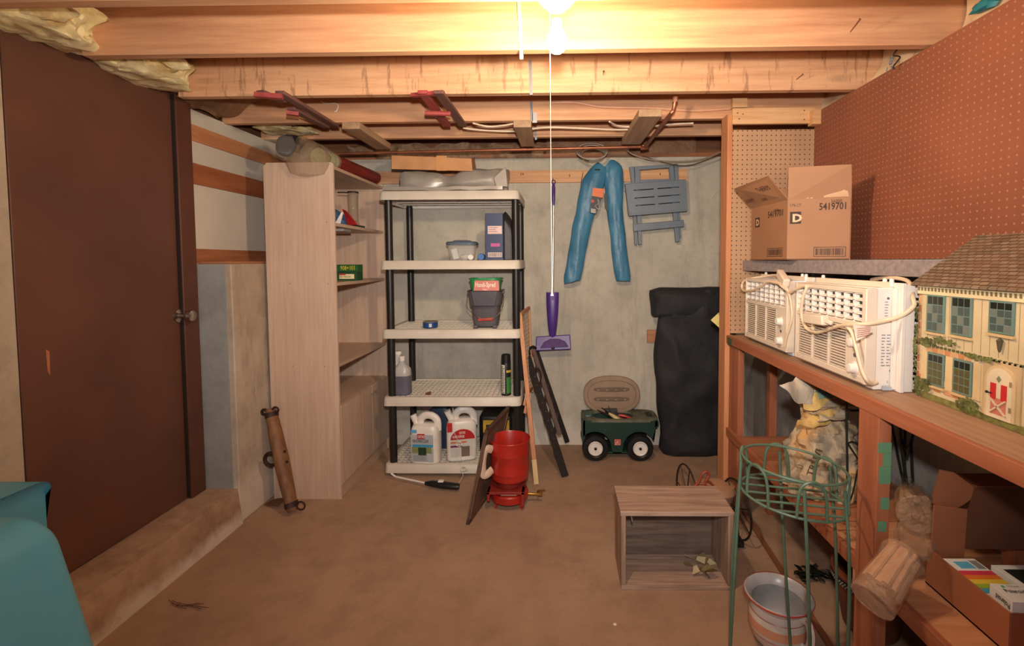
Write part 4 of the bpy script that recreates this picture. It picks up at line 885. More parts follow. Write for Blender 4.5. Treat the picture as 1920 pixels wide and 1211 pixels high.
for wx in (w1.x,w2.x):
    for yy,front in ((wy-.035,1),(wy+.215,0)):
        m=M(); m.lathe([(0,.0),(rw*.62,.0),(rw*.70,-.006),(rw*.94,-.004),(rw,.006),(rw,.034),(rw*.94,.042),(0,.04)],c=(wx,yy,rw),n=36,axis='y'); wh=part(o,'wheel',m,BLACKP)
        if front:
            m=M(); m.lathe([(rw*.0,-.006),(rw*.18,-.006),(rw*.18,-.001),(rw*.42,-.001),(rw*.50,-.008),(rw*.55,-.006),(rw*.55,.002),(0,.002)],c=(wx,yy,rw),n=32,axis='y'); part(wh,'white_hub',m,WHITE)
            m=M(); m.lathe([(0,-.012),(.009,-.010),(.011,-.004)],c=(wx,yy,rw),n=16,axis='y'); part(wh,'axle_cap',m,BLACKP)
q=PY(1158,829,wy); m=M(); m.box(q.x-.022,q.x+.022,wy-.003,wy,q.z-.021,q.z+.021); lg=part(o,'emblem',m,flat((206,72,56),.5),bevel=.002)
m=M(); m.tube([q+V((-.010,-.004,-.013)),q+V((-.008,-.004,.002)),q+V((.002,-.004,.010)),q+V((.008,-.004,.002)),q+V((-.003,-.004,-.004)),q+V((.010,-.004,-.012))],.0022,5)
for a,b in (((-.018,-.017),(.018,-.017)),((.018,-.017),(.018,.017)),((.018,.017),(-.018,.017)),((-.018,.017),(-.018,-.017))): m.tube([q+V((a[0],-.0035,a[1])),q+V((b[0],-.0035,b[1]))],.001,4)
part(lg,'white_line_mark',m,WHITE)
# lid
TANL=flat((158,132,110),.5,var=.05)
lc=PY(1147,740,3.42); lw=PY(1200,740,3.42).x-lc.x; lh=(PY(1147,705,3.42).z-PY(1147,774,3.42).z)/2
def stad(hw,hh_,c,y,pw_=2.45,n=44): return [(c.x+hw*math.copysign(abs(math.cos(t))**(2/pw_),math.cos(t)),y,c.z+hh_*math.copysign(abs(math.sin(t))**(2/pw_),math.sin(t))) for t in [2*math.pi*i/n for i in range(n)]]
m=M(); ylid=3.415
rg=[stad(lw,lh,lc,ylid+.03),stad(lw,lh,lc,ylid),stad(lw*.97,lh*.95,lc,ylid-.006),stad(lw*.86,lh*.80,lc,ylid-.006),stad(lw*.84,lh*.77,lc,ylid+.004),stad(lw*.5,lh*.4,lc,ylid+.004)]
vs=[V(p) for r_ in rg for p in r_]; K=44; m.add(vs,[(i*K+k,i*K+(k+1)%K,(i+1)*K+(k+1)%K,(i+1)*K+k) for i in range(5) for k in range(K)]+[tuple(range(5*K,6*K)),tuple(reversed(range(K)))])
ld_=part(o,'lid',m,TANL,smooth=40)
for yy in (730,748):
    p=PY(1147,yy,ylid); m=M()
    a=PY(1113,yy,ylid); b=PY(1180,yy,ylid)
    m.prism(stad((b.x-a.x)/2,.016,p,ylid-.004,3,24),(0,.009,0)); part(ld_,'slot_rib',m,flat((120,98,82),.5),bevel=.003)
    for i in range(4):
        q=a.lerp(b,(i+.5)/4); m=M(); m.blob((q.x,ylid-.006,q.z-.004),(.010,.004,.006),n=10); part(ld_,'stud',m,TANL)
m=M(); q=PY(1146,770,3.39); m.box(q.x-.045,q.x+.045,3.38,3.42,q.z-.012,q.z+.012); part(o,'hinge',m,flat((70,72,66),.5),bevel=.003)
# garden tools in wagon
zz=zt_+.01
def tool(name,label,pts,r,col,flat_=1.0,extra=None,rough=.45,metal=0):
    m=M(); m.tube([V(p) for p in pts],r,12,flat=flat_); o=single(name,label,'tool',m,flat(col,rough,metal)); 
    if extra: extra(o)
    return o
def pw_(x,y,dy=0): return PY(x,y,wy+.09+dy)
m=M(); m.tube([pw_(1120,768),pw_(1135,776),pw_(1155,786)],[.004,.016,.012],14,flat=.5); single('garden_trowel','dark steel trowel blade poking from the wagon on the left','tool',m,flat((60,54,54),.35,.7))
def trow(o): pass
o=thing('hand_tool','hand tool with a cream wooden handle lying on the wagon rim','tool',pw_(1150,785))
m=M(); m.tube([pw_(1142,775,-.03),pw_(1150,780,-.05),pw_(1162,788,-.06),pw_(1165,790,-.06)],[.008,.013,.013,.009],14); part(o,'handle',m,flat((206,184,130),.6))
m=M(); m.tube([pw_(1142,776,-.03),pw_(1134,768,0),pw_(1128,764,.02)],[.006,.004,.003],8); part(o,'shaft',m,flat((70,64,62),.35,.8))
o=thing('pruning_shears','pruning shears with curved red handles in the garden wagon','tool',pw_(1180,788))
m=M(); m.tube(spline([pw_(1160,778,-.02),pw_(1172,780,-.03),pw_(1188,786,-.03)],4),.009,10); m.tube(spline([pw_(1162,784,-.03),pw_(1175,788,-.04),pw_(1190,789,-.03)],4),.008,10); part(o,'handles',m,flat((186,50,44),.4))
m=M(); m.tube([pw_(1163,782,-.02),pw_(1150,776,0),pw_(1142,771,.02)],[.010,.008,.002],10,flat=.4); part(o,'blades',m,flat((140,136,134),.3,.9))
tool('garden_fork','thin dark pointed spike sticking up from the wagon',[pw_(1152,784),pw_(1147,772,.02),pw_(1140,760,.04)],[.007,.006,.002],(70,74,82),metal=.5)
tool('garden_knife','black-handled garden knife lying in the wagon',[pw_(1117,784,-.01),pw_(1132,788,-.02),pw_(1148,789,-.02)],[.008,.011,.009],(34,32,34))
tool('pliers','pink and red tool handle at the right of the wagon tray',[pw_(1166,788,-.06),pw_(1178,790,-.06),pw_(1186,790,-.05)],[.005,.011,.008],(206,120,104))
# ------------------------------------------------------------------ folded black chairs leaning beside the shelf
BC=flat((32,23,20),.85,var=.2)
o=thing('folded_chair','folded black-framed chair with dark brown slats leaning on the rear wall','chair',PZ(1050,890,0))
f0=PZ(1060,893,.006); t0=PY(989,668,3.22)
def strip(root,name,p0,p1,w_,th,mat,up=(0,-1,0),**k): m=M(); m.bar(p0,p1,w_,th,up=up); return part(root,name,m,mat,bevel=.003,smooth=0,**k)
strip(o,'frame_rail',t0,f0,.045,.016,BC)
f1=PZ(1056,832,.006); f1=V((f1.x+.02,f1.y,.006)); t1=PY(1003,650,3.42)
f1=PY(1064,829,3.42); f1=V((f1.x,3.42,max(f1.z,.01)))
strip(o,'frame_rail',t1,f1,.035,.016,BC)
for i in range(5):
    a=t0.lerp(f0,.16+.13*i); b=t1.lerp(f1,.12+.14*i); 
    strip(o,'slat',a+V((.012,.012,0)),b,.03,.010,wood((58,38,32),(84,58,48),'z',knot=False),up=(1,0,.3))
m=M()
for i in range(9):
    q=t0.lerp(f0,.10+.075*i); m.blob(q+V((.004+.006*(i%2),-.010,0)),.0035,n=8)
part(o,'rivets',m,flat((206,200,196),.25,.9))['kind']='stuff'
strip(o,'seat_rail',PY(1000,655,3.3),PY(1050,815,3.10),.03,.012,wood((70,46,38),(96,66,54),'z',knot=False))
m=M(); m.tube(spline([PY(993,664,3.24),PY(992,655,3.28),PY(1000,650,3.34),PY(1006,655,3.38)],4),.010,10); part(o,'top_bend',m,BC)
m=M(); m.tube(spline([PY(1008,690,3.23),PY(1014,700,3.22),PY(1013,715,3.22),PY(1008,724,3.22)],4),.006,8); part(o,'hinge_arm',m,BC)
# wooden folding lattice screen
o=thing('wooden_gate','pale wooden frame with wire mesh leaning at the right end of the shelving','gate',PZ(1006,905,0))
PW=wood((190,124,84),(216,156,112),'z',knot=False)
g0=PZ(1006,907,.004); h0=PY(975,590,3.02)
strip(o,'frame_post',h0,g0,.028,.02,PW,up=(0,-1,0))
m=M(); m.bar(g0.lerp(h0,.14),g0,.029,.022,up=(0,-1,0)); part(o,'unpainted_foot',m,wood((214,176,120),(232,200,150),'z',knot=False),smooth=0)
h1=PY(992,577,3.36); g1=PY(998,735,3.36)
strip(o,'frame_post',h1,g1,.020,.018,PW,up=(1,0,0)); strip(o,'top_rail',h0,h1,.018,.022,PW,up=(0,0,1))
mm=h0.lerp(g0,.46); strip(o,'middle_rail',mm,PY(997,728,3.36),.018,.022,PW,up=(0,0,1))
m=M()
for i in range(11):
    t=i/11; m.tube([h0.lerp(h1,t),mm.lerp(PY(997,728,3.36),t)],.0018,4)
for i in range(20):
    t=i/20; m.tube([h0.lerp(mm,t),h1.lerp(PY(997,728,3.36),t)],.0018,4)
part(o,'mesh',m,flat((176,146,116),.6))['kind']='stuff'
m=M(); q=PY(989,742,3.0); m.box(q.x-.016,q.x+.024,q.y-.03,q.y+.0,q.z-.02,q.z+.022); part(o,'paper_tag',m,flat((206,190,166),.6),smooth=0)
strip(o,'brace',PY(983,760,2.98),PY(991,725,2.99),.02,.015,PW); strip(o,'brace',PY(987,760,2.98),PY(984,775,2.97),.02,.015,PW)
# brown board leaning
bz0=PZ(873,984,0); ptn=PY(909,806,2.52); ptf=PY(951,761,2.925); bf=V((ptf.x-(ptn.x-bz0.x),ptf.y-(ptn.y-bz0.y),0))
o=thing('leaning_board','dark brown framed wooden board leaning on edge between the shelving and the red bucket','board',(bz0.x,bz0.y,0))
th=V((.020,-.002,0)); B_=[bz0+V((0,0,.001)),bf+V((0,0,.001)),V((ptf.x,ptf.y,ptf.z)),ptn]
DB=wood((84,54,40),(108,74,56),'y',knot=False); 
m=M(); m.hexa([B_[0]+th*.3,B_[1]+th*.3,B_[1]+th*.7,B_[0]+th*.7,B_[3]+th*.3,B_[2]+th*.3,B_[2]+th*.7,B_[3]+th*.7]); part(o,'panel',m,wood((96,70,56),(122,94,76),'z',knot=False),smooth=0)
def fr(a,b,c,d): m=M(); m.hexa([a,b,b+th,a+th,d,c,c+th,d+th]); part(o,'frame_strip',m,DB,smooth=0,bevel=.001)
def L4(u,v): return B_[0].lerp(B_[1],u).lerp(B_[3].lerp(B_[2],u),v)
fr(L4(0,0),L4(.06,0),L4(.06,1),L4(0,1)); fr(L4(.94,0),L4(1,0),L4(1,1),L4(.94,1)); fr(L4(0,0),L4(1,0),L4(1,.06),L4(0,.06)); fr(L4(0,.94),L4(1,.94),L4(1,1),L4(0,1))
# red heater/corn popper: bucket on a burner
REDE=flat((168,38,28),.32,var=.10,coat=.2)
bp=PZ(958,952,0); hx=PY(955,940,2.60).x; hy=2.62
o=thing('burner_stand','round red metal burner base with a rectangular bracket on the floor','stove',(hx,hy,0))
m=M(); m.lathe([(0,.03),(.085,.03),(.098,.034),(.105,.04),(.107,.075),(.102,.082),(.09,.084),(0,.084)],c=(hx,hy,0),n=36); part(o,'burner_pan',m,REDE)
for a in (40,140,220,320):
    ca,sa=math.cos(math.radians(a)),math.sin(math.radians(a)); m=M(); m.tube([(hx+.085*ca,hy+.085*sa,.04),(hx+.095*ca,hy+.095*sa,.0)],.007,8); part(o,'foot',m,REDE)
zc_=PY(955,912,hy-.105).z
m=M(); m.box(hx-.115,hx+.09,hy-.10,hy+.10,zc_-.05,zc_-.035); m.box(hx-.115,hx-.10,hy-.10,hy-.03,.06,zc_-.035);m.box(hx+.075,hx+.09,hy-.10,hy-.03,.03,zc_-.035); m.lathe([(.06,zc_-.036),(.066,zc_-.036),(.07,zc_)],c=(hx,hy,0),n=24); m.lathe([(.03,.084),(.034,.1),(.03,zc_-.05)],c=(hx,hy,0),n=20); part(o,'bracket',m,flat((140,42,34),.5),bevel=.002)
m=M(); m.box(hx-.04,hx+.05,hy-.095,hy-.06,.088,.10); part(o,'burner_rim',m,flat((190,170,150),.4,.5),bevel=.003)
m=M(); m.tube([(hx+.10,hy+.0,.055),(hx+.15,hy+.005,.05),(hx+.185,hy+.0,.05)],[.009,.007,.013],12); part(o,'brass_valve',m,flat((168,124,60),.35,.8))
m=M(); m.tube(spline([(hx+.17,hy,.05),(hx+.16,hy+.04,.05),(hx+.20,hy+.06,.045)],4),.006,8); part(o,'brass_valve',m,flat((150,108,56),.35,.8))
o=thing('red_bucket','glossy red metal cylinder bucket set on top of the red burner','bucket',(hx,hy,zc_))
zr=PY(958,822,hy).z; rb=.112
m=M(); m.lathe([(0,zc_+.004),(rb*.80,zc_+.002),(rb*.93,zc_+.012),(rb*.965,zc_+.05),(rb*.975,zc_+.054),(rb*.965,zc_+.058),(rb*.985,zr-.075),(rb*1.0,zr-.071),(rb*.99,zr-.066),(rb*1.0,zr-.004),(rb*1.035,zr-.002),(rb*1.04,zr+.003),(rb*1.02,zr+.006),(rb*1.0,zr+.002),(rb*.95,zc_+.02),(0,zc_+.012)],c=(hx+.004,hy,0),n=48); part(o,'bucket_body',m,REDE)
m=M(); m.tube(spline([(hx-.09,hy-.07,zr-.035),(hx-.11,hy-.10,zr-.02),(hx-.125,hy-.115,zr-.045),(hx-.132,hy-.12,zr-.10),(hx-.13,hy-.115,zr-.155),(hx-.11,hy-.10,zr-.16),(hx-.09,hy-.07,zr-.15)],5),.010,10,flat=2.2); part(o,'white_handle',m,flat((206,184,162),.5))
# singletree beside the bookcase
o=thing('wooden_yoke','old wooden singletree with rusty iron rings leaning in the corner by the bookcase','yoke',PZ(548,960,0))
y0=PZ(549,958,.025); y1=PY(507,766,2.60)
IR=flat((66,46,38),.6,.5,var=.2)
P=[y1.lerp(y0,t) for t in (0,.05,.25,.5,.75,.95,1)]
m=M(); m.tube(P,[.024,.031,.036,.040,.036,.031,.026],18,flat=.75); part(o,'wooden_bar',m,wood((98,62,36),(142,98,60),'z',sc=.9,dirt=.4))
def ring(c,r,t,ax='y',name='iron_ring'):
    m=M(); pts=[]
    for j in range(22):
        a=2*math.pi*j/22; v_={'y':V((math.cos(a),0,math.sin(a))),'x':V((0,math.cos(a),math.sin(a))),'z':V((math.cos(a),math.sin(a),0))}[ax]; pts.append(V(c)+v_*r)
    m.tube(pts,t,8,closed=True); part(o,name,m,IR)
ring(y0.lerp(y1,.50)+V((-.055,-.005,-.0)),.035,.010); ring(y1+V((.035,-.01,-.005)),.017,.005); ring(y1+V((-.035,-.0,-.02)),.014,.008); ring(y0+V((.045,-.0,.03)),.022,.005)
for t in (.06,.94):
    q=y1.lerp(y0,t); m=M(); m.tube([q-(y1-y0).normalized()*.014,q+(y1-y0).normalized()*.014],.036,18,flat=.75); part(o,'iron_band',m,IR)
m=M(); 
for t in (.42,.52): q=y1.lerp(y0,t); m.blob(q+V((.035,-.01,0)),.008,n=10)
part(o,'bolt_ends',m,IR)
m=M(); q=PZ(515,944,.01); m.sheet(q+V((-.05,-.02,0)),q+V((.03,-.03,.0)),q+V((.05,.03,.012)),q+V((-.03,.03,.01)),8,6,.006,20,.002); single('dead_leaf','brown dead leaf on the floor at the foot of the concrete wall','leaf',m,flat((104,66,44),.8))
m=M(); q=PZ(348,1136,.004)
for i in range(9):
    a=random.uniform(2.2,3.6) if i%2 else random.uniform(-.6,1.0); m.tube([q+V((.01*i-.04,0,0)),q+V((.01*i-.04+.07*math.cos(a),.05*math.sin(a),.006))],.0012,5)
single('twig','small sprig of dry needles on the floor near the concrete step','twig',m,flat((110,64,40),.8))
m=M(); q=PZ(1153,1171,.002); m.lathe([(0,.0),(.006,.0),(.007,.002),(0,.003)],c=q,n=12); single('white_chip','tiny pale chip on the floor in front of the wooden crate','chip',m,WHITE)
# ------------------------------------------------------------------ wooden crate
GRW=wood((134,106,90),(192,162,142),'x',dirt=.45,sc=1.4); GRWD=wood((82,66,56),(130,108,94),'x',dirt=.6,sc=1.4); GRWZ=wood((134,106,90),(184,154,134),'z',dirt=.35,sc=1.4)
cr=PZ(1165,1107,0); cr2=PZ(1377,1110,0); cx0=cr.x; cx1=cr2.x; cy0=1.912; cy1=2.135; ch=PY(1270,960,cy0).z
o=thing('wooden_crate','open weathered grey wooden crate standing on its side on the floor','crate',((cx0+cx1)/2,(cy0+cy1)/2,0))
t_=.019
def cb(n,x0,x1,y0,y1,z0,z1,mt,lab=None): m=M(); m.box(x0,x1,y0,y1,z0,z1); part(o,n,m,mt,label=lab,bevel=.0025,smooth=0)
cb('top_board',cx0-.004,cx1,cy0,cy1+.008,ch-t_,ch,GRW); cb('bottom_board',cx0,cx1,cy0,cy1,0,t_,GRW)
cb('side_board',cx0,cx0+t_,cy0+.001,cy1,t_,ch-t_,GRWZ); cb('side_board',cx1-t_-.006,cx1-.002,cy0+.001,cy1,t_,ch-t_,GRWZ)
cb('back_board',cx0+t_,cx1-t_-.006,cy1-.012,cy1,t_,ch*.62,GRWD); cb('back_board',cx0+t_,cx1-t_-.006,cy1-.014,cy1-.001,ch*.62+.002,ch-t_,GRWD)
m=M(); a=PY(1183,968,cy0+.03); m.tube([a+V((0,0,.01)),a+V((.006,-.004,-.02))],.003,8); part(o,'nail',m,flat((176,160,140),.4,.6))
o=thing('dry_leaves','pile of pale dry leaves in the lower right corner of the crate','leaf',(cx1-.08,cy0+.1,t_))
for i in range(11):
    q=V((cx1-.05-random.random()*.11,cy0+.03+random.random()*.12,t_+.012+random.random()*.03)); s_=random.uniform(.016,.034); a=random.random()*6
    d1=V((math.cos(a),math.sin(a)*.6,random.uniform(-.3,.6)))*s_; d2=V((-math.sin(a),math.cos(a)*.6,random.uniform(.2,.9)))*s_*.7
    m=M(); m.sheet(q-d1-d2*.3,q+d1-d2,q+d1*.6+d2,q-d1+d2*.7,4,3,.006,30,.0012,seed=i); part(o,'leaf',m,flat(((196,176,136) if i%2 else (120,104,66)),.8),smooth=60)
# ------------------------------------------------------------------ old toy wheels/cart behind the crate
o=thing('toy_cart','small antique cart with two dark spoked iron wheels and rusty red frame behind the crate','cart',(PZ(1330,940,0).x,2.3,0))
def spwheel(cx_,cy_,cz_,r,mt,tilt):
    m=M(); R_=Matrix.Rotation(math.radians(tilt),3,'Z'); c=V((cx_,cy_,cz_)); pts=[c+R_@V((0,r*math.cos(t),r*math.sin(t))) for t in [2*math.pi*j/28 for j in range(28)]]
    m.tube(pts,.005,6,closed=True); 
    for j in range(7):
        t=2*math.pi*j/7; m.tube([c,c+R_@V((0,r*math.cos(t),r*math.sin(t)))],.003,5)
    m.tube([c+R_@V((-.014,0,0)),c+R_@V((.014,0,0))],.010,8); return m
wa=PY(1288,905,2.42); wb_=PY(1381,918,2.30)
part(o,'spoked_wheel',spwheel(wa.x,2.42,.155,.15,None,6),flat((60,44,36),.6,.4)); part(o,'spoked_wheel',spwheel(wb_.x,2.30,.145,.14,None,8),flat((46,36,32),.6,.4))
m=M(); m.tube([(wa.x,2.42,.155),(wb_.x,2.30,.145)],.006,8); part(o,'axle',m,IR)
m=M(); q=PY(1322,895,2.30)
RR=flat((150,66,44),.5)
m.tube(spline([q+V((-.07,0,-.07)),q+V((-.03,0,-.02)),q+V((-.015,0,.015)),q+V((.005,0,.03)),q+V((.02,0,.012)),q+V((.01,0,-.005)),q+V((.0,0,-.04)),q+V((.05,.0,-.06))],5),.007,8); m.tube(spline([q+V((0,0,-.02)),q+V((.03,.01,-.03)),q+V((.06,.01,-.07))],4),.006,8); m.tube(spline([q+V((0,0,-.03)),q+V((-.04,.01,-.04)),q+V((-.06,.01,-.075))],4),.006,8)
part(o,'red_iron_scroll',m,RR)
m=M(); q=PY(1335,912,2.36); m.loft([(q.x+.02,2.38,q.z-.10,.08,.06),(q.x+.02,2.38,q.z-.03,.11,.085),(q.x+.02,2.38,q.z,.10,.075),(q.x+.02,2.38,q.z+.006,.05,.03)],n=30); part(o,'pale_pan',m,flat((176,132,100),.6))
m=M(); m.box(-.05,.05,-.03,.03,0,.03); m.xf(Matrix.Translation(V((wb_.x-.05,2.22,.01)))); part(o,'black_block',m,BLACKP,bevel=.006)
# ================================================================== WORKBENCH
BO=wood((148,82,52),(176,106,72),'y',sc=.9); BZ=wood((148,82,54),(176,106,72),'z',sc=.9); BT=wood((150,112,84),(180,142,112),'y',dirt=.35)
zb_=.975; bxx=.92; yb0=-.9; yb1=2.548
W=thing('workbench','long orange-stained wooden workbench with a lower shelf along the pegboard wall','workbench',(1.1,1.5,0))
m=M(); m.box(bxx+.002,1.362,yb0,yb1,zb_-.02,zb_); part(W,'bench_top',m,BT,smooth=0)
m=M(); m.box(bxx-.018,bxx,yb0,yb1,zb_-.042,zb_+.001); part(W,'front_rail',m,BO,smooth=0,bevel=.002)
pe=.92
yA=PX(1617,900,pe).y; yB=PX(1655,900,pe).y
def post(y0,y1,x0=pe,x1=None,zt=zb_-.021,z0=0,mt=BZ): m=M(); m.box(x0,x1 or x0+.038,y0,y1,z0,zt); return part(W,'post',m,mt,smooth=0,bevel=.002)
p1=post(yB,yA,pe-.016,pe+.022); post(2.42,2.545,pe-.0,pe+.03); post(.10,.19,pe-.016,pe+.022)
m=M()
for (a,b,c,d) in ((.0,.038,.83,.86),(.005,.038,.74,.79),(.015,.038,.791,.829),(.006,.03,.60,.63),(.012,.036,.665,.70)):
    m=M(); m.box(pe-.016+a,pe-.016+b-.0005,yB-.0012,yB,c,d); part(p1,'green_paint',m,flat((96,140,104),.6),smooth=0)

post(2.3,2.34,1.30,1.34); post(1.35,1.39,1.32,1.358); post(2.50,2.54,1.12,1.16)
zl_=.468
m=M(); m.box(pe-.014,pe+.004,yA+.0,yb1,zl_-.045,zl_+.001); part(W,'lower_rail',m,BO,smooth=0,bevel=.002)
m=M(); m.box(pe-.014,pe+.004,yb0,yB,zl_-.045,zl_+.001); part(W,'lower_rail',m,BO,smooth=0,bevel=.002)
SH=wood((176,118,80),(206,150,110),'x',dirt=.15)
m=M(); m.box(pe+.005,1.36,1.62,2.41,zl_-.02,zl_); part(W,'lower_shelf_board',m,wood((150,92,62),(178,118,84),'x'),smooth=0)
m=M(); m.box(pe+.006,1.36,yb0,1.615,zl_-.022,zl_-.002); part(W,'lower_shelf_board',m,SH,smooth=0)
m=M(); m.box(pe-.014,1.36,1.385,1.43,zl_-.10,zl_-.045); part(W,'cross_brace',m,SH,smooth=0)
q=PX(1377,643,pe-.02)
m=M(); m.box(pe-.0195,pe-.0182,2.465,2.525,zb_-.045,zb_-.008); part(W,'corner_bracket',m,flat((84,96,50),.4,.5),smooth=0)
# grey ledge board
m=M(); za,zc1=1.325,1.380
m.hexa([(1.15,1.30,za),(1.358,1.30,za),(1.358,2.55,za),(.985,2.55,za),(1.15,1.30,zc1),(1.358,1.30,zc1),(1.358,2.55,zc1),(.985,2.55,zc1)])
mg=flat((136,124,122),.45,.0,var=.12,scale=60); struct('trim_ledge',m,mg,smooth=0,bevel=.002)
# ------------------------------------------------------------------ big cardboard box
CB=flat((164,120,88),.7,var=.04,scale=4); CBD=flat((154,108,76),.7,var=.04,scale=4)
o=thing('cardboard_box','large open cardboard box with black printed numbers on the grey ledge','box',(1.12,2.25,1.382))
n0=PY(1475,491,2.10); nr=PY(1594,487,2.02); fl=PY(1407,487,2.44); zb2=1.3815; zt2=PY(1475,375,2.10).z
n0=V((n0.x,2.10,zb2)); nr=V((nr.x,2.02,zb2)); fl=V((fl.x,2.44,zb2)); fr_=fl+(nr-n0)
hz=V((0,0,zt2-zb2))
def slab(pts,th_,name,mt=CB,root=None,lab=None,bevel=0):
    a,b,c=V(pts[0]),V(pts[1]),V(pts[2]); nrm=(b-a).cross(c-b).normalized(); m=M(); m.prism([V(p) for p in pts],nrm*(-th_)); return part(root or o,name,m,mt,label=lab,smooth=0,bevel=bevel)
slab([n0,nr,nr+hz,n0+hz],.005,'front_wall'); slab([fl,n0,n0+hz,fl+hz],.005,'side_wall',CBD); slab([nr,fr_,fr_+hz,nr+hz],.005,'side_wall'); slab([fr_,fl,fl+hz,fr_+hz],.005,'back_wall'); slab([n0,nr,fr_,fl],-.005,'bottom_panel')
rx=(nr-n0).normalized(); ry=(n0-fl).normalized(); Wf=(nr-n0).length; Ws=(n0-fl).length; H=hz.z
# upright front flap
u1=n0+hz; u2=nr+hz; f1=PY(1479,314,2.09); f2=PY(1597,308,1.99); 
slab([u1,u2,f2,f1],.004,'flap'); 
tpm=flat((216,178,140),.15,coat=.6)
def onq(a,b,c,d,u,v,off=0): 
    p=a.lerp(b,u).lerp(d.lerp(c,u),v); nn_=(b-a).cross(d-a).normalized(); return p+nn_*off
def patch(q,u0,u1_,v0,v1,name,mt,off=.0008): slab([onq(*q,u0,v0,off),onq(*q,u1_,v0,off),onq(*q,u1_,v1,off),onq(*q,u0,v1,off)],.0003,name,mt)
qf=(u1,u2,f2,f1); patch(qf,.30,.34,.02,.75,'tape_strip',tpm); patch(qf,.36,.40,.02,.75,'tape_strip',tpm)
slab([onq(*qf,u,v,.0009) for u,v in ((.57,.03),(.96,.03),(.94,.20),(.80,.30),(.72,.24),(.66,.36),(.58,.45))],.0003,'torn_tape',flat((210,168,132),.3))
# side flap opening to the left
s1=fl+hz; s2=n0+hz; e1=PY(1376,354,2.40); e2=PY(1440,330,2.12)
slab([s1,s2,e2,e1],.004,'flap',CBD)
k1=PY(1442,332,2.3); slab([fl+hz,fr_+hz,fr_+hz+V((.0,.05,.10)),fl+hz+V((.02,.05,.10))],.004,'flap',CB)
DK=flat((64,44,36),.7)
qF=(n0,nr,nr+hz,n0+hz)
patch(qF,.04,.22,.60,.80,'black_square',DK); text(o,'D',onq(*qF,.075,.635,.0014),rx,(0,0,1),.034,flat((226,186,150),.7),sx=1.1,bold=.04)
text(o,'5419701',onq(*qF,.50,.815,.001),rx,(0,0,1),.030,DK,sx=.74,bold=.02); text(o,'36000',onq(*qF,.68,.925,.001),rx,(0,0,1),.014,DK,sx=.9); text(o,'1/76 CT',onq(*qF,.03,.885,.001),rx,(0,0,1),.013,DK,sx=.75)
barcode(o,onq(*qF,.43,.05,.001),rx,(0,0,1),Wf*.50,H*.16,DK,26)
qS=(fl,n0,n0+hz,fl+hz)
patch(qS,.14,.27,.62,.80,'black_square',DK); text(o,'D',onq(*qS,.17,.655,.0014),ry,(0,0,1),.030,flat((210,160,120),.7),bold=.04)
text(o,'5419701',onq(*qS,.50,.76,.001),ry,(0,0,1),.030,DK,sx=.98,bold=.02); text(o,'36000',onq(*qS,.66,.85,.001),ry,(0,0,1),.012,DK)
barcode(o,onq(*qS,.50,.06,.001),ry,(0,0,1),Ws*.40,H*.15,DK,20)
qL=(s1,s2,e2,e1)
dr=(s2-s1).normalized(); du=(e1-s1).normalized()
text(o,'SCROPS',onq(*qL,.02,.28,.001),dr,du,.022,DK,sx=.8); text(o,'THERM',onq(*qL,.50,.55,.001),dr,du,.030,DK,sx=.9); text(o,'AAA',onq(*qL,.45,.2,.001),dr,du,.018,DK)
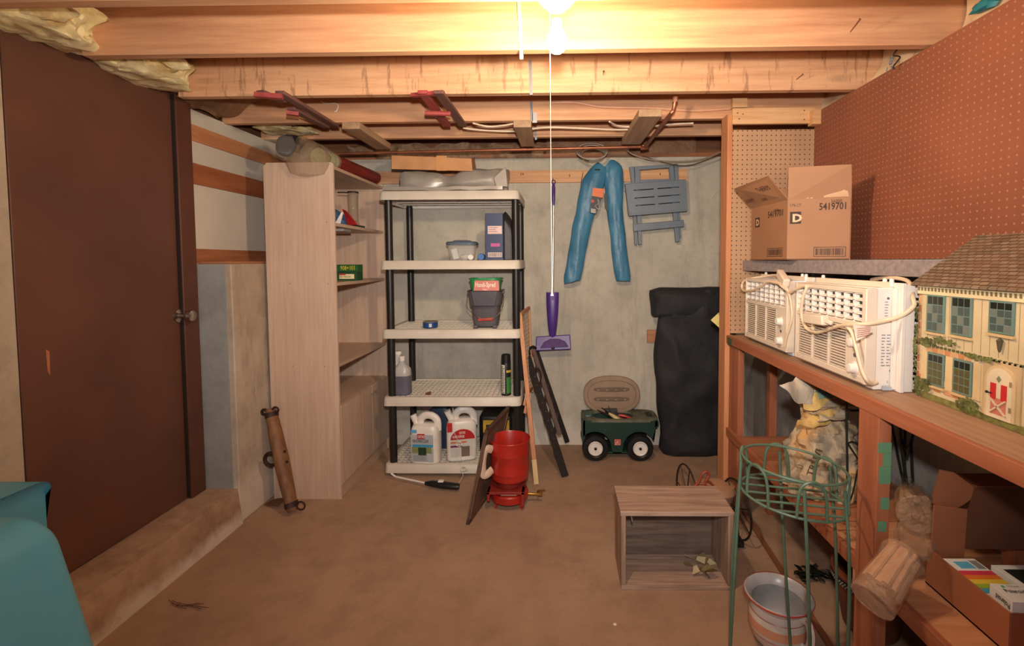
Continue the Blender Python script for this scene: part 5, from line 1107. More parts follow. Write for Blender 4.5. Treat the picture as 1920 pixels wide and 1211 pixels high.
# ------------------------------------------------------------------ air conditioners
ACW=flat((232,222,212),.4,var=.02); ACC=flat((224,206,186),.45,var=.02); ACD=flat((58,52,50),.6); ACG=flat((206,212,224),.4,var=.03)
def aircon(label,y0,y1,xf,full):
    """front grille faces the aisle (-x); y0 is the end nearer the camera"""
    zb3=zb_+.001; zt3=zb_+.322; o=thing('air_conditioner',label,'air conditioner',((xf+1.3)/2,(y0+y1)/2,zb_))
    m=M(); m.box(xf+.031,1.33,y0+.006,y1-.006,zb3,zt3-.003); part(o,'cabinet',m,ACW if full else ACG,bevel=.004)
    f0_=xf; f1_=xf+.034; zf0=zb3+.018; zf1=zt3-.006; h=zf1-zf0
    # bezel frame pieces
    m=M(); zs=zf0+h*.60; 
    yc=y0+(y1-y0)*.21 # knob panel towards camera
    m.box(f0_,f1_,y0,y1,zf1-.016,zf1); m.box(f0_,f1_,y0,y1,zf0,zf0+.022); m.box(f0_-.0008,f1_+.0008,y0-.0012,y0+.020,zf0-.0008,zf1+.0008); m.box(f0_-.0008,f1_+.0008,y1-.014,y1+.0012,zf0-.0008,zf1+.0008)
    m.box(f0_+.0006,f1_-.0006,y0+.015,yc,zf0+.02,zs); m.box(f0_,f1_,y0,y1,zs-.006,zs+.012)
    part(o,'bezel',m,ACC,bevel=.003)
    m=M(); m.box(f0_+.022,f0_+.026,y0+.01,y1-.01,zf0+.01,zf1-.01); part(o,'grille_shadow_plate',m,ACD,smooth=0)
    m=M(); n_=16; yy0=yc+.006; yy1=y1-.016
    for i in range(n_):
        z=zf0+.026+(zs-zf0-.036)*i/(n_-1); m.box(f0_+.003,f0_+.022,yy0,yy1,z-.0024,z+.0024)
    part(o,'grille_slats',m,ACC,smooth=0)['kind']='stuff'
    m=M()
    for i in range(4):
        y=yy0+(yy1-yy0)*i/3; m.box(f0_+.001,f0_+.022,y-.004,y+.004,zf0+.02,zs)
    part(o,'grille_bars',m,ACC,smooth=0)['kind']='stuff'
    m=M()
    for i in range(9):
        y=y0+.02+(y1-y0-.034)*i/8; m.box(f0_+.004,f0_+.022,y-.003,y+.003,zs+.01,zf1-.014)
    for i in range(5):
        z=zs+.016+(zf1-zs-.034)*i/4
        m.hexa([(f0_+.004,y0+.018,z-.001),(f0_+.02,y0+.018,z+.004),(f0_+.02,y1-.012,z+.004),(f0_+.004,y1-.012,z-.001),(f0_+.004,y0+.018,z+.002),(f0_+.02,y0+.018,z+.008),(f0_+.02,y1-.012,z+.008),(f0_+.004,y1-.012,z+.002)])
    part(o,'outlet_louvres',m,ACW,smooth=0)['kind']='stuff'
    for zk in (zf0+h*.42,zf0+h*.14):
        m=M(); ky=(y0+yc)/2+.004; m.lathe([(0,-.022),(.013,-.021),(.015,-.016),(.017,-.002),(.021,0)],c=(f0_,ky,zk),n=24,axis='x'); part(o,'knob',m,ACW)
    m=M(); m.lathe([(0,-.001),(.007,-.001),(.007,.0)],c=(f0_,(y0+yc)/2+.004,zf0+h*.28),n=16,axis='x'); part(o,'round_badge',m,flat((84,88,104),.4))
    # mounting frame around the cabinet
    fx=xf+.088
    m=M(); m.box(fx,fx+.012,y0-.030,y0+.01,zb3,zt3+.012); m.box(fx+.012,fx+.045,y0-.020,y0-.014,zb3,zt3+.008); m.box(fx-.008,fx,y0-.012,y0+.004,zb3+.006,zt3-.004); part(o,'side_rail',m,ACW,bevel=.0015)
    m=M(); m.box(fx,fx+.012,y1-.01,y1+.012,zb3,zt3+.01); part(o,'side_rail',m,ACW,bevel=.0015)
    m=M(); m.box(fx-.012,fx+.004,y0+.01,y1-.004,zt3-.013,zt3+.014); m.box(fx-.04,fx+.02,y0+.01,y1-.02,zt3-.013,zt3-.006); part(o,'top_rail',m,ACC,bevel=.001)
    for t in (.03,.10,.9): 
        m=M(); y=y0+(y1-y0)*t; m.lathe([(0,.026),(.006,.024),(.007,.012),(.007,.0)],c=(fx-.004,y,zt3),n=12); part(o,'rail_clip',m,ACW)
    ys=y0+.0055
    if full:
        m=M(); m.lathe([(0,-.003),(.005,-.002),(.006,.001)],c=(xf+.085,ys,zb3+.06),n=14,axis='y'); part(o,'side_screw',m,flat((150,150,154),.3,.9))
    # printed side panel
    m=M()
    for i in range(11):
        for j in range(2):
            z=zb3+.075+.0095*i; x=xf+.053+.016*j; wl=random.uniform(.006,.012); m.box(x,x+wl,ys-.0006,ys,z,z+.0028)
    for i in range(6): 
        z=zb3+.23+.0085*i; m.box(xf+.060,xf+.060+random.uniform(.008,.014),ys-.0006,ys,z,z+.0022)
    part(o,'side_print',m,flat((120,124,136),.6),smooth=0)['kind']='stuff'
    m=M(); m.lathe([(0,-.0006),(.004,-.0006),(.004,.0)],c=(xf+.070,ys,zb3+.285),n=12,axis='y'); part(o,'round_mark',m,flat((90,94,110),.5))
    text(o,'L',(xf+.072,ys-.0006,zb3+.022),(1,0,0),(0,0,1),.008,flat((60,60,66),.5))
    m=M(); m.box(xf+.055,xf+.085,y0-.006,y0+.004,zb3+.001,zb3+.014); part(o,'foot_clip',m,flat((180,184,192),.4,.0),bevel=.001)
    if full:
        m=M()
        for i in range(16):
            z=zb3+.035+.0165*i
            m.tube([(xf+.152,ys,z),(xf+.185,ys,z)],.0045,10,flat=1)
        part(o,'side_vents',m,flat((24,26,30),.6))['kind']='stuff'
    return o
yF0=PX(1630,620,.935).y; yF1=PX(1504,620,.965).y
a2=aircon('white window air conditioner nearer the camera, with its plug and cord across the grille',1.452,1.885,.940,True)
a1=aircon('white window air conditioner at the far end of the workbench, beside the partition',1.965,2.405,.945,False)
CRD=flat((226,200,170),.45)
def pxl(x,y,X=.925): return PX(x,y,X)
# cord of near unit
m=M(); zt4=zb_+.332
m.tube(spline([V((1.15,1.75,zt4)),V((1.12,1.62,zt4+.012)),V((1.10,1.50,zt4+.004)),PY(1712,560,1.415),PY(1712,575,1.405),PY(1690,592,1.415),PY(1660,601,1.432),PY(1628,607,1.437),PX(1600,608,.915),PX(1570,612,.92),PX(1545,620,.922),PX(1530,623,.924),PX(1512,615,.93),PX(1503,590,.93),PX(1505,560,.93),PX(1512,536,.935),PX(1490,543,.93),PX(1480,548,.93),PX(1470,535,.93),PX(1450,529,.93)],6),.0062,9); part(a2,'power_cord',m,CRD)
m=M(); m.tube(spline([PX(1588,612,.918),PX(1598,625,.918),PX(1606,655,.918),PX(1615,690,.92),PX(1625,712,.925),PY(1634,719,1.43),PY(1645,716,1.435)],6),.0055,9); part(a2,'power_cord',m,CRD)
m=M(); a,b=PX(1512,597,.905),PX(1548,601,.905); m.bar(a,b,.028,.034,up=(0,0,1)); m.bar(b,b.lerp(PX(1560,606,.91),1),.014,.016); part(a2,'plug',m,ACC,bevel=.005,seg=3)
m=M(); m.sheet(PY(1600,608,1.40),PY(1632,614,1.38),PY(1640,622,1.38),PY(1606,640,1.40),8,6,.004,14,.001); wt=part(a2,'warning_tag',m,flat((230,206,186),.5),smooth=60)
m=M()
for i in range(5): m.bar(PY(1607,616+4*i,1.385),PY(1632,613.5+3.2*i,1.37),.0005,.0022,up=(0,-1,0))
part(wt,'red_print',m,flat((200,90,80),.6),smooth=0)
# cord and plug of far unit
m=M(); m.tube(spline([PX(1452,530,.93),PX(1440,528,.93),PX(1425,538,.93),PX(1408,545,.93),PX(1395,545,.935),PX(1391,538,.94),PX(1398,525,.95),V((1.0,2.3,zb_+.328)),V((1.0,2.18,zb_+.334)),PX(1462,533,.93),PX(1478,548,.93),PX(1484,575,.93),PX(1484,600,.93),PX(1474,635,.93),PX(1472,650,.935)],6),.0055,9); part(a1,'power_cord',m,CRD)
m=M(); a,b=PX(1462,512,.96),PX(1475,532,.935); m.bar(a,b,.036,.028,up=(1,0,0)); part(a1,'plug',m,ACC,bevel=.006,seg=3)
# ------------------------------------------------------------------ doll house
HX=1.068; yl=PX(1721,640,HX).y; zE=PX(1721,531,HX).z; yd=PX(1880,700,HX).y; yr=2*yd-yl-.0
CRM=flat((208,188,150),.4,var=.05,scale=12); TEAL=flat((104,130,120),.45); HD=flat((30,32,24),.3)
h=thing('doll_house','tin doll house with brown shingle roof and arched red and white door','doll house',(HX+.1,(yl+yr)/2,zb_))
m=M(); m.box(HX,HX+.26,yr,yl,zb_+.001,zE); part(h,'house_walls',m,CRM,smooth=0)
rdX=HX+.165; rz=PX(1850,440,rdX).z
m=M(); m.hexa([(HX-.022,yr-.01,zE-.004),(rdX,yr-.01,rz-.004),(rdX,yl+.006,rz-.004),(HX-.022,yl+.006,zE-.004),(HX-.022,yr-.01,zE),(rdX,yr-.01,rz),(rdX,yl+.006,rz),(HX-.022,yl+.006,zE)])
m.hexa([(rdX,yr-.01,rz-.004),(HX+.27,yr-.01,zE+.02),(HX+.27,yl+.006,zE+.02),(rdX,yl+.006,rz-.004),(rdX,yr-.01,rz),(HX+.27,yr-.01,zE+.026),(HX+.27,yl+.006,zE+.026),(rdX,yl+.006,rz)])
m.hexa([(HX-.02,yl-.002,zE),(rdX,yl-.002,zE),(rdX,yl,zE),(HX-.02,yl,zE),(rdX-.002,yl-.002,rz-.003),(rdX,yl-.002,rz-.003),(rdX,yl,rz-.003),(rdX-.002,yl,rz-.003)])
part(h,'shingle_roof',m,shingles(),smooth=0)
def hb(name,y0,y1,z0,z1,mt,off=.002,root=h,x1=HX,bevel=0): m=M(); m.box(x1-off,x1+.0005,min(y0,y1),max(y0,y1),min(z0,z1),max(z0,z1)); return part(root,name,m,mt,smooth=0,bevel=bevel)
hb('cornice',yr,yl,zE-.030,zE-.004,flat((226,204,160),.4),.006,bevel=.001)
m=M(); n_=44
for i in range(n_):
    y=yr+(yl-yr)*(i+.5)/n_; m.box(HX-.0085,HX-.006,y-.003,y+.001,zE-.020,zE-.010)
part(h,'dentil_row',m,flat((120,104,76),.5),smooth=0)['kind']='stuff'
def win(x0,y0,x1,y1,shut=False,mirror=False):
    a=PX(x0,y0,HX); b=PX(x1,y1,HX); c=PX((x0+x1)/2,y0,HX)
    z1_=a.z; z0_=PX(x0,y1-( .0),HX).z
    z0_=PX(x1,y1,HX).z; ya,yb_=(a.y,b.y) if not mirror else (2*yd-a.y,2*yd-b.y)
    ya,yb_=min(ya,yb_),max(ya,yb_)
    w_=hb('window',ya,yb_,z0_,z1_,TEAL,.005,bevel=.001)
    for i in range(3):
        for j in range(4):
            py0=ya+.004+(yb_-ya-.008)*i/3+.0012; py1=ya+.004+(yb_-ya-.008)*(i+1)/3-.0012; pz0=z0_+.004+(z1_-z0_-.008)*j/4+.0012; pz1=z0_+.004+(z1_-z0_-.008)*(j+1)/4-.0012
            m=M(); m.box(HX-.0055,HX-.0045,py0,py1,pz0,pz1); part(w_,'pane',m,HD if j>2 else flat((88,82,48) if shut else ((74,86,82) if (i*3+j*5)%4 else (112,118,110)),.3),smooth=0)
    hb('window_sill',ya-.003,yb_+.003,z0_-.008,z0_-.001,flat((206,176,130),.4),.008)
    if shut:
        for yy in (((yb_+.003,yb_+.024),) if (x0<1760) != mirror else ((ya-.024,ya-.003),(yb_+.003,yb_+.026)) if not mirror else ((ya-.024,ya-.003),(yb_+.003,yb_+.024))):
            s_=hb('shutter',yy[0],yy[1],z0_-.004,z1_,flat((214,186,140),.4),.0035,bevel=.0008)
wins=[(1741,551,1772,626,False),(1787,554,1823,633,False),(1858,562,1903,630,False),(1742,659,1771,728,True),(1790,671,1823,745,True)]
for q in wins: win(*q)
for q in (wins[0],wins[1],wins[3],wins[4]): win(*q,mirror=True)
# siding grooves, string course, door, lantern, plants, stones
m=M()
for i in range(22):
    y=yr+(yl-yr)*(i+.5)/22; m.box(HX-.0008,HX+.0003,y-.0006,y+.0006,zb_+.165,zE-.03)
part(h,'board_joints',m,flat((170,140,100),.5),smooth=0)['kind']='stuff'
zs_=PX(1800,660,HX).z
m=M()
for i in range(40):
    y=yr+(yl-yr)*(i+.2)/40; m.box(HX-.004,HX,y,y+(yl-yr)/80,zs_-.003,zs_+.003)
part(h,'string_course',m,flat((90,92,56),.5),smooth=0)['kind']='stuff'
random.seed(3)
for (y0,y1,z0,z1) in [(yl-.03-.03*i,yl-.006-.03*i,zb_+.030+.020*j,zb_+.047+.020*j) for j in range(2) for i in range(6)]:
    j_=random.uniform(-.006,.006); hb('stone',y0+j_,y1+j_,z0,z1,flat(((196,124,84) if random.random()<.6 else (206,150,110)),.5),.0018,bevel=.0006)
for i in range(7): hb('stone',yl-.052-.022*i,yl-.034-.022*i,zs_-.018,zs_-.005,flat(((196,132,86) if i%2 else (206,156,110)),.5),.0018,bevel=.0006)
for i in range(12): hb('quoin',yl-.009,yl-.001,zb_+.03+.0245*i,zb_+.05+.0245*i,flat(((176,110,74) if i%2 else (200,150,110)),.5),.002)
LV1=flat((86,92,48),.6,var=.4,scale=60); 
def foliage(y,z,sy,sz,n,seed,root=h,name='printed_shrub'):
    random.seed(seed); m=M()
    for i in range(n):
        a=random.random()*6.28; r_=random.random()**.6; cy_=y+sy*r_*math.cos(a); cz_=z+sz*r_*math.sin(a); s_=random.uniform(.003,.007); x=HX-.009-random.random()*.001
        m.add([(x,cy_-s_,cz_),(x,cy_,cz_-s_*.6),(x,cy_+s_,cz_+s_*.3),(x,cy_,cz_+s_*.8)],[(0,1,2,3)])
    p=part(root,name,m,LV1,smooth=0); p['kind']='stuff'
def fpx(x,y): p=PX(x,y,HX); return p.y,p.z
for (x,y,sy,sz,n,sd) in ((1745,642,.03,.012,60,1),(1775,640,.04,.010,60,2),(1740,722,.02,.018,70,3),(1820,760,.035,.020,90,4),(1723,640,.006,.12,90,5),(1845,672,.05,.006,50,6),(1725,720,.010,.03,50,7)):
    yy,zz_=fpx(x,y); foliage(yy,zz_,sy,sz,n,sd)
hb('lawn_strip',yr,yl,zb_+.001,zb_+.018,flat((112,110,60),.5,var=.25,scale=50),.003)
# door
dz0=zb_+.018; dy0=PX(1857,700,HX).y; dy1=PX(1906,700,HX).y; dzt=PX(1880,690,HX).z; hw=abs(dy0-dy1)/2; dyc=(dy0+dy1)/2; zsp=dzt-hw*1.0
def archpoly(hw_,z0,zs__,x,n=14): return [(x,dyc-hw_,z0),(x,dyc+hw_,z0)]+[(x,dyc+hw_*math.cos(math.pi*i/n),zs__+hw_*math.sin(math.pi*i/n)) for i in range(n+1)]
m=M(); m.box(HX-.004,HX+.0003,dyc-hw-.016,dyc+hw+.016,dz0,dzt+.016); part(h,'door_surround',m,flat((190,164,124),.4),smooth=0)
m=M(); m.prism(archpoly(hw+.006,dz0,zsp,HX-.0075),(.0035,0,0)); part(h,'door_arch',m,flat((206,180,136),.4),smooth=0)
m=M(); m.prism(archpoly(hw-.001,dz0,zsp,HX-.009),(.0015,0,0)); dr_=part(h,'door',m,flat((218,200,168),.4),smooth=0)
RP=flat((196,44,44),.4)
for s_ in (-1,1):
    m=M(); m.box(HX-.0103,HX-.009,dyc+s_*hw*.42-hw*.22,dyc+s_*hw*.42+hw*.22,zsp-.045,zsp-.006); part(dr_,'red_panel',m,RP,smooth=0)
m=M()
for a in (-1,1): m.bar((HX-.0105,dyc-hw*.62*a,dz0+.012),(HX-.0105,dyc+hw*.62*a,dz0+.048),.003,.006,up=(1,0,0))
part(dr_,'cross_brace',m,flat((214,196,164),.4),smooth=0)
m=M(); m.prism([(HX-.0098,dyc-hw*.6,dz0+.010),(HX-.0098,dyc+hw*.6,dz0+.010),(HX-.0098,dyc+hw*.6,dz0+.05),(HX-.0098,dyc-hw*.6,dz0+.05)],(.0007,0,0)); part(dr_,'lower_panel',m,flat((196,120,100),.4),smooth=0)
m=M(); m.prism([(HX-.0103,dyc,zsp-.002),(HX-.0103,dyc+.006,zsp+.006),(HX-.0103,dyc,zsp+.014),(HX-.0103,dyc-.006,zsp+.006)],(.001,0,0)); part(dr_,'diamond_ornament',m,flat((120,124,90),.5),smooth=0)
m=M(); m.blob((HX-.013,dyc+hw*.82,dz0+.06),.0035,n=10); m.tube([(HX-.013,dyc+hw*.82,dz0+.06),(HX-.013,dyc+hw*.45,dz0+.060)],.0015,6); part(dr_,'door_latch',m,HD)
for z in (dz0+.03,zsp): 
    m=M(); m.box(HX-.011,HX-.009,dyc-hw*.98,dyc-hw*.84,z-.006,z+.006); part(dr_,'hinge',m,flat((170,150,120),.4,.4),smooth=0)
lyy,lzz=fpx(1879,648); m=M(); m.loft([(HX-.006,lyy,lzz-.016,.002,.0015),(HX-.006,lyy,lzz-.008,.004,.004),(HX-.006,lyy,lzz+.008,.006,.006),(HX-.006,lyy,lzz+.012,.007,.007),(HX-.006,lyy,lzz+.019,.001,.001)],n=12); part(h,'wall_lantern',m,flat((84,76,54),.5))
# ------------------------------------------------------------------ crumpled paper sack on lower shelf
PB=crumpled((132,122,110),(180,158,128),7,.7,(206,150,82),.9)
sx_,sy_=PY(1545,900,1.86).x,1.86
o=thing('paper_sack','crumpled printed paper sack with a twisted neck on the lower bench shelf','sack',(sx_,sy_,zl_))
def zy(y): return PY(1545,y,sy_).z
lv=[]
for y,w_ in ((942,100),(932,136),(910,150),(880,148),(850,140),(825,118),(800,94),(785,72),(770,58),(760,66),(750,90),(742,70),(730,54),(722,60)):
    lv.append((sx_+(.010 if y>800 else -.03*(800-y)/80),sy_,max(zy(y),zl_+.002),w_*1.86/880/2,min(.125,w_*1.86/880/2)))
L2=[]
for a,b in zip(lv,lv[1:]):
    for j in range(3): L2.append(tuple(a[k]+(b[k]-a[k])*j/3 for k in range(5)))
L2.append(lv[-1]); m=M(); m.loft(L2,n=96,pw=2.4,nz=.018,ns=12)
for i,p in enumerate(m.v):
    q=p-V((sx_,sy_,p.z)); q=q.normalized() if q.length>1e-6 else q; m.v[i]=p+q*((abs(noise.noise(p*17))-.2)*.05+(abs(noise.noise(p*40))-.2)*.012)
for i,p in enumerate(m.v): m.v[i]=V((p.x,p.y,max(p.z,zl_+.001)))
part(o,'sack_body',m,PB,smooth=20)
def sk(pts,seed,mt,name='paper_flap'): 
    m=M(); m.sheet(*[PY(x,y,D) for x,y,D in pts],12,12,.022,14,.0015,seed=seed); part(o,name,m,mt,smooth=15)
PL=crumpled((186,168,146),(206,190,168),6,.7,None,.5); YL=crumpled((216,170,90),(226,190,120),6,.6,None,.6)
sk([(1462,722,1.72),(1500,764,1.74),(1545,748,1.80),(1500,706,1.80)],1,PL); sk([(1500,706,1.80),(1515,770,1.76),(1560,752,1.80),(1550,710,1.86)],2,YL); sk([(1528,728,1.78),(1532,756,1.76),(1572,744,1.84),(1555,722,1.88)],3,crumpled((96,138,138),(128,160,150),9,.6,None,.4)); sk([(1486,798,1.68),(1540,800,1.74),(1590,766,1.84),(1530,772,1.80)],4,YL); sk([(1530,790,1.70),(1585,782,1.74),(1592,764,1.86),(1555,768,1.86)],5,PL)
INKS=flat((74,62,48),.7); rt=V((-.32,-.1,.92)).normalized()
text(o,'TRUVI',PY(1524,893,1.725),(.30,-.02,.95),(-.95,0,.3),.028,INKS,sx=1.0,ex=.002); text(o,'LI',PY(1503,880,1.735),(.30,-.02,.95),(-.95,0,.3),.020,INKS,sx=.8,ex=.002)
for i in range(5):
    text(o,'NET WT 40',PY(1492,905+7*i,1.735),(1,-.25,.10),(0,0,1),.008,INKS,sx=.9)
# black wire rods behind sack and under bench
WR=flat((38,42,38),.5,.3)
o=thing('wire_trellis','tall dark wire garden stake standing in front of the paper sack on the shelf','stake',PZ(1592,948,zl_))
q=PY(1590,946,1.70); m=M(); m.tube([V((q.x,1.70,zl_)),PY(1587,756,1.72)],.004,8); m.tube([PY(1589,830,1.71),PY(1612,866,1.72),PY(1606,870,1.72)],.003,6); m.tube(spline([V((q.x,1.70,zl_+.01)),PY(1600,920,1.71),PY(1608,880,1.72)],4),.003,6); m.tube(spline([PY(1586,832,1.71),PY(1600,828,1.72),PY(1614,836,1.72)],4),.0025,6); part(o,'wire_stake',m,WR)
o=thing('wire_stand','black wire plant stand with V-shaped legs under the workbench','stand',PZ(1708,925,zl_))
m=M(); b=PY(1711,926,1.72); b=V((b.x,1.72,zl_+.003)); tl=PY(1686,775,1.72); tr=PY(1721,775,1.72)
m.tube([b+V((-.008,0,0)),PY(1690,830,1.72),tl],.0045,8); m.tube([b+V((.008,0,0)),PY(1708,830,1.72),tr],.0045,8); m.tube([PY(1693,828,1.72),PY(1702,858,1.72),PY(1710,828,1.72)],.003,6); m.tube([PY(1690,822,1.72),PY(1700,840,1.72),PY(1711,826,1.72)],.003,6); m.tube([b+V((-.01,0,.01)),b+V((.03,-.02,.01))],.003,6); part(o,'leg_pair',m,WR)
b2_=b+V((.06,.12,0)); m=M(); m.tube([b2_,tl+V((.04,.12,0))],.0045,8); m.tube([b2_,tr+V((.04,.12,0))],.0045,8); part(o,'leg_pair',m,WR)
m=M(); c_=(tl+tr)/2+V((.02,.06,.0)); m.tube([c_+V((.07*math.cos(t),.09*math.sin(t),0)) for t in [2*math.pi*j/28 for j in range(28)]],.004,7,closed=True); m.tube([c_+V((.07*math.cos(t),.09*math.sin(t),.05)) for t in [2*math.pi*j/28 for j in range(28)]],.004,7,closed=True)
for j in range(9):
    t=2*math.pi*j/9; m.tube([c_+V((.07*math.cos(t),.09*math.sin(t),0)),c_+V((.07*math.cos(t+.25),.09*math.sin(t+.25),.05))],.003,6)
part(o,'wire_basket',m,WR)
o=thing('wire_basket','tangle of dark wire rings under the bench top behind the paper sack','basket',PY(1590,740,2.0))
m=M(); c_=PY(1592,745,2.02)
for r_,dz in ((.085,0),(.07,-.03),(.085,.025)): m.tube([c_+V((r_*math.cos(t),r_*.6*math.sin(t),dz+.015*math.cos(2*t))) for t in [2*math.pi*j/26 for j in range(26)]],.004,7,closed=True)
m.tube([c_+V((.08,0,0)),V((c_.x+.08,2.02,zl_))],.004,7); m.tube([c_+V((-.0,.05,0)),V((c_.x,2.07,zl_))],.004,7); part(o,'wire_rings',m,WR)
# ------------------------------------------------------------------ plastic-wrapped wooden sticks
def bundle(label,p_end,p_neck,r0,r1,ribs,group=None):
    p0,p1=V(p_end),V(p_neck); d=(p1-p0).normalized(); o=thing('wrapped_bundle',label,'bundle',(p0+p1)/2)
    a=d.cross(V((0,0,1))).normalized(); b=d.cross(a)
    for i in range(ribs):
        t=2*math.pi*i/ribs; rr_=.72 if i%3 else .45; q0=p0+d*.045+(a*math.cos(t)+b*math.sin(t))*r0*rr_; q1=p1+(a*math.cos(t)+b*math.sin(t))*r1*rr_
        m=M(); m.tube([q0,q1],[.010,.008],8); part(o,'stick',m,wood((190,136,96),(216,168,126),'x',knot=False))
    L=(p1-p0).length; m=M(); n_=14
    m.tube([p0,p0+d*.002]+[p0+d*L*t for t in (.1,.3,.5,.7,.9,1.0)],[r0*.96,r0*1.02,r0,r0*.97,r0*.93,r0*.87,r1*1.25,r1*1.1],36,cap=False)
    for i,p in enumerate(m.v): m.v[i]=p+noise.noise_vector(p*30)*.003
    m.tube([p0+d*.002,p0+d*.004],[r0*.98,r0*.98],36)
    part(o,'plastic_sleeve',m,clear((206,168,138),.34,.18))
    m=M(); m.tube([p1-d*.01,p1+d*.015,p1+d*.045,p1+d*.075],[r1,r1*.7,r1*1.1,r1*.9],40,cap=False)
    for i,p in enumerate(m.v): m.v[i]=p+noise.noise_vector(p*45)*.022
    part(o,'twisted_plastic',m,clear((150,132,116),.22,.03)); return o
bundle('plastic-wrapped bundle of pale wooden sticks hanging over the lower shelf edge by the post',PY(1634,1128,1.18),PY(1696,1038,1.25),.052,.042,12)
bundle('second plastic-wrapped bundle of wooden sticks lying on the lower shelf behind the bench post',PY(1724,965,1.52),PY(1706,925,1.66),.062,.036,12)
# ------------------------------------------------------------------ open mailer box with film packs
ZL=zl_; MX0=1.03; C1=flat((160,98,66),.65,var=.05,scale=4); C2=flat((150,84,54),.65,var=.05,scale=4)
o=thing('mailer_box','open brown cardboard mailer box holding film packs on the lower bench shelf','box',(1.12,1.2,ZL))
yN=PX(1893,1150,MX0).y; yFar=PX(1736,1050,MX0).y; zr1=PX(1893,1150,MX0).z; zr0=ZL; MX1=1.335
m=M(); m.prism([(MX0,yFar,zr0),(MX0,yN,zr0),(MX0,yN,zr1),(MX0,yN+(yFar-yN)*.62,zr1+.002),(MX0,yFar-.005,PX(1738,1026,MX0).z)],(.005,0,0)); part(o,'front_wall',m,C1,smooth=0)
for n_,(x0,x1,y0,y1,z0,z1) in dict(floor_panel=(MX0,MX1,yN,yFar,ZL+.0,ZL+.004),end_wall=(MX0+.005,MX1,yN,yN+.005,ZL,zr1),back_wall=(MX1-.005,MX1,yN,yFar,ZL,zr1)).items():
    m=M(); m.box(x0,x1,y0,y1,z0,z1); part(o,n_,m,C2,smooth=0)
a=PY(1745,1065,yFar); b=PY(1806,1067,yFar); c=PY(1814,955,yFar); d_=PY(1752,948,yFar)
slab([a,b,c,d_],.004,'end_flap',C1)
zl2=PY(1850,912,1.34).z
zl2=PY(1850,914,1.315).z
m=M(); m.prism([(1.128,1.318,zr1-.01),(MX1,1.318,zr1-.01),(MX1,1.318,zl2),(1.175,1.318,zl2)],(0,.005,0)); part(o,'lid_panel',m,flat((110,66,44),.7),smooth=0)
m=M(); m.prism([(1.175,1.316,zl2),(MX1,1.316,zl2),(MX1,1.40,zl2-.002),(1.14,1.40,zl2-.002)],(0,0,.004)); part(o,'lid_edge',m,flat((140,84,56),.7),smooth=0)
pts=[(1764,881),(1790,886),(1830,916),(1826,928),(1818,938),(1804,948),(1790,955),(1772,957),(1757,953),(1750,944),(1750,930),(1757,905)]
m=M(); m.poly(pts,1.325,.005); part(o,'rounded_tuck_flap',m,C1,smooth=0)
# film packs
def film(name,label,org,ry_,w_,d_,h_,build):
    o=thing(name,label,'film box',org); R_=Matrix.Translation(V(org))@Matrix.Rotation(math.radians(ry_),4,'Z'); m=M(); m.box(0,w_,0,d_,0,h_); m.xf(R_); part(o,'carton',m,flat((222,218,216),.4),bevel=.001)
    def fb(n_,x0,x1,y0,y1,z0,z1,col): m=M(); m.box(x0,x1,y0,y1,z0,z1); m.xf(R_); part(o,n_,m,flat(col,.4),smooth=0)
    build(fb,o,R_); return o
zp=ZL+.006
def B_1(fb,o,R_):
    H_=.062; W_=.10; e=.0007
    cols=((206,60,90),(222,120,50),(222,196,70),(150,180,60),(70,160,196))
    y=.112
    for i,cl in enumerate(cols): fb('colour_stripe',-e,W_,y-.017*(i+1),y-.017*i,-0.0,H_+e,cl) if i<5 else 0
    fb('blue_patch',.03,.07,.122,.150,H_-.001,H_+e,(90,170,206)); fb('grey_patch',.075,.095,.12,.155,H_-.001,H_+e,(130,130,134))
    text(o,'Polaroid',R_@V((-.0012,.0,.012)),R_.to_3x3()@V((0,-1,0)),(0,0,1),.02,INK) if False else None
    text(o,'Polaroid',R_@V((-.0012,.030,.040)),R_.to_3x3()@V((0,-1,0)),(0,0,1),.010,INK,sx=.9,bold=.01)
q=PX(1800,1040,1.065)
film('film_box','white film carton with rainbow stripes and blue patch in the mailer box',(1.045,yN+.060,zp+.015),0,.10,.165,.062,B_1)
def B_2(fb,o,R_):
    fb('black_window',.015,.07,.05,.13,.029,.0308,(30,34,34)); fb('pink_line',.0,.002,.01,.10,.008,.012,(206,80,130))
film('film_box','white film carton with black window panels behind the rainbow-striped one',(1.17,1.11,zp+.045),0,.09,.15,.03,B_2)
def B_3(fb,o,R_):
    R3=R_.to_3x3()
    text(o,'Polaroid',R_@V((-.0008,.004,.030)),R3@V((0,1,0)),(0,0,-1),.0135,INK,sx=.62,bold=.01)
    text(o,'Polaroid',R_@V((.012,.030,.0408)),R3@V((1,0,0)),R3@V((0,1,0)),.013,INK,sx=.75,bold=.01)
    text(o,'COLOR',R_@V((.030,.050,.0408)),R3@V((1,0,0)),R3@V((0,1,0)),.006,INK); fb('green_dot',.018,.024,.048,.054,.04,.0412,(60,160,120))
film('film_box','white film carton lettered in black lying at the near end of the mailer box',(1.038,yN+.003,zr1-.014),-4,.13,.062,.04,B_3)
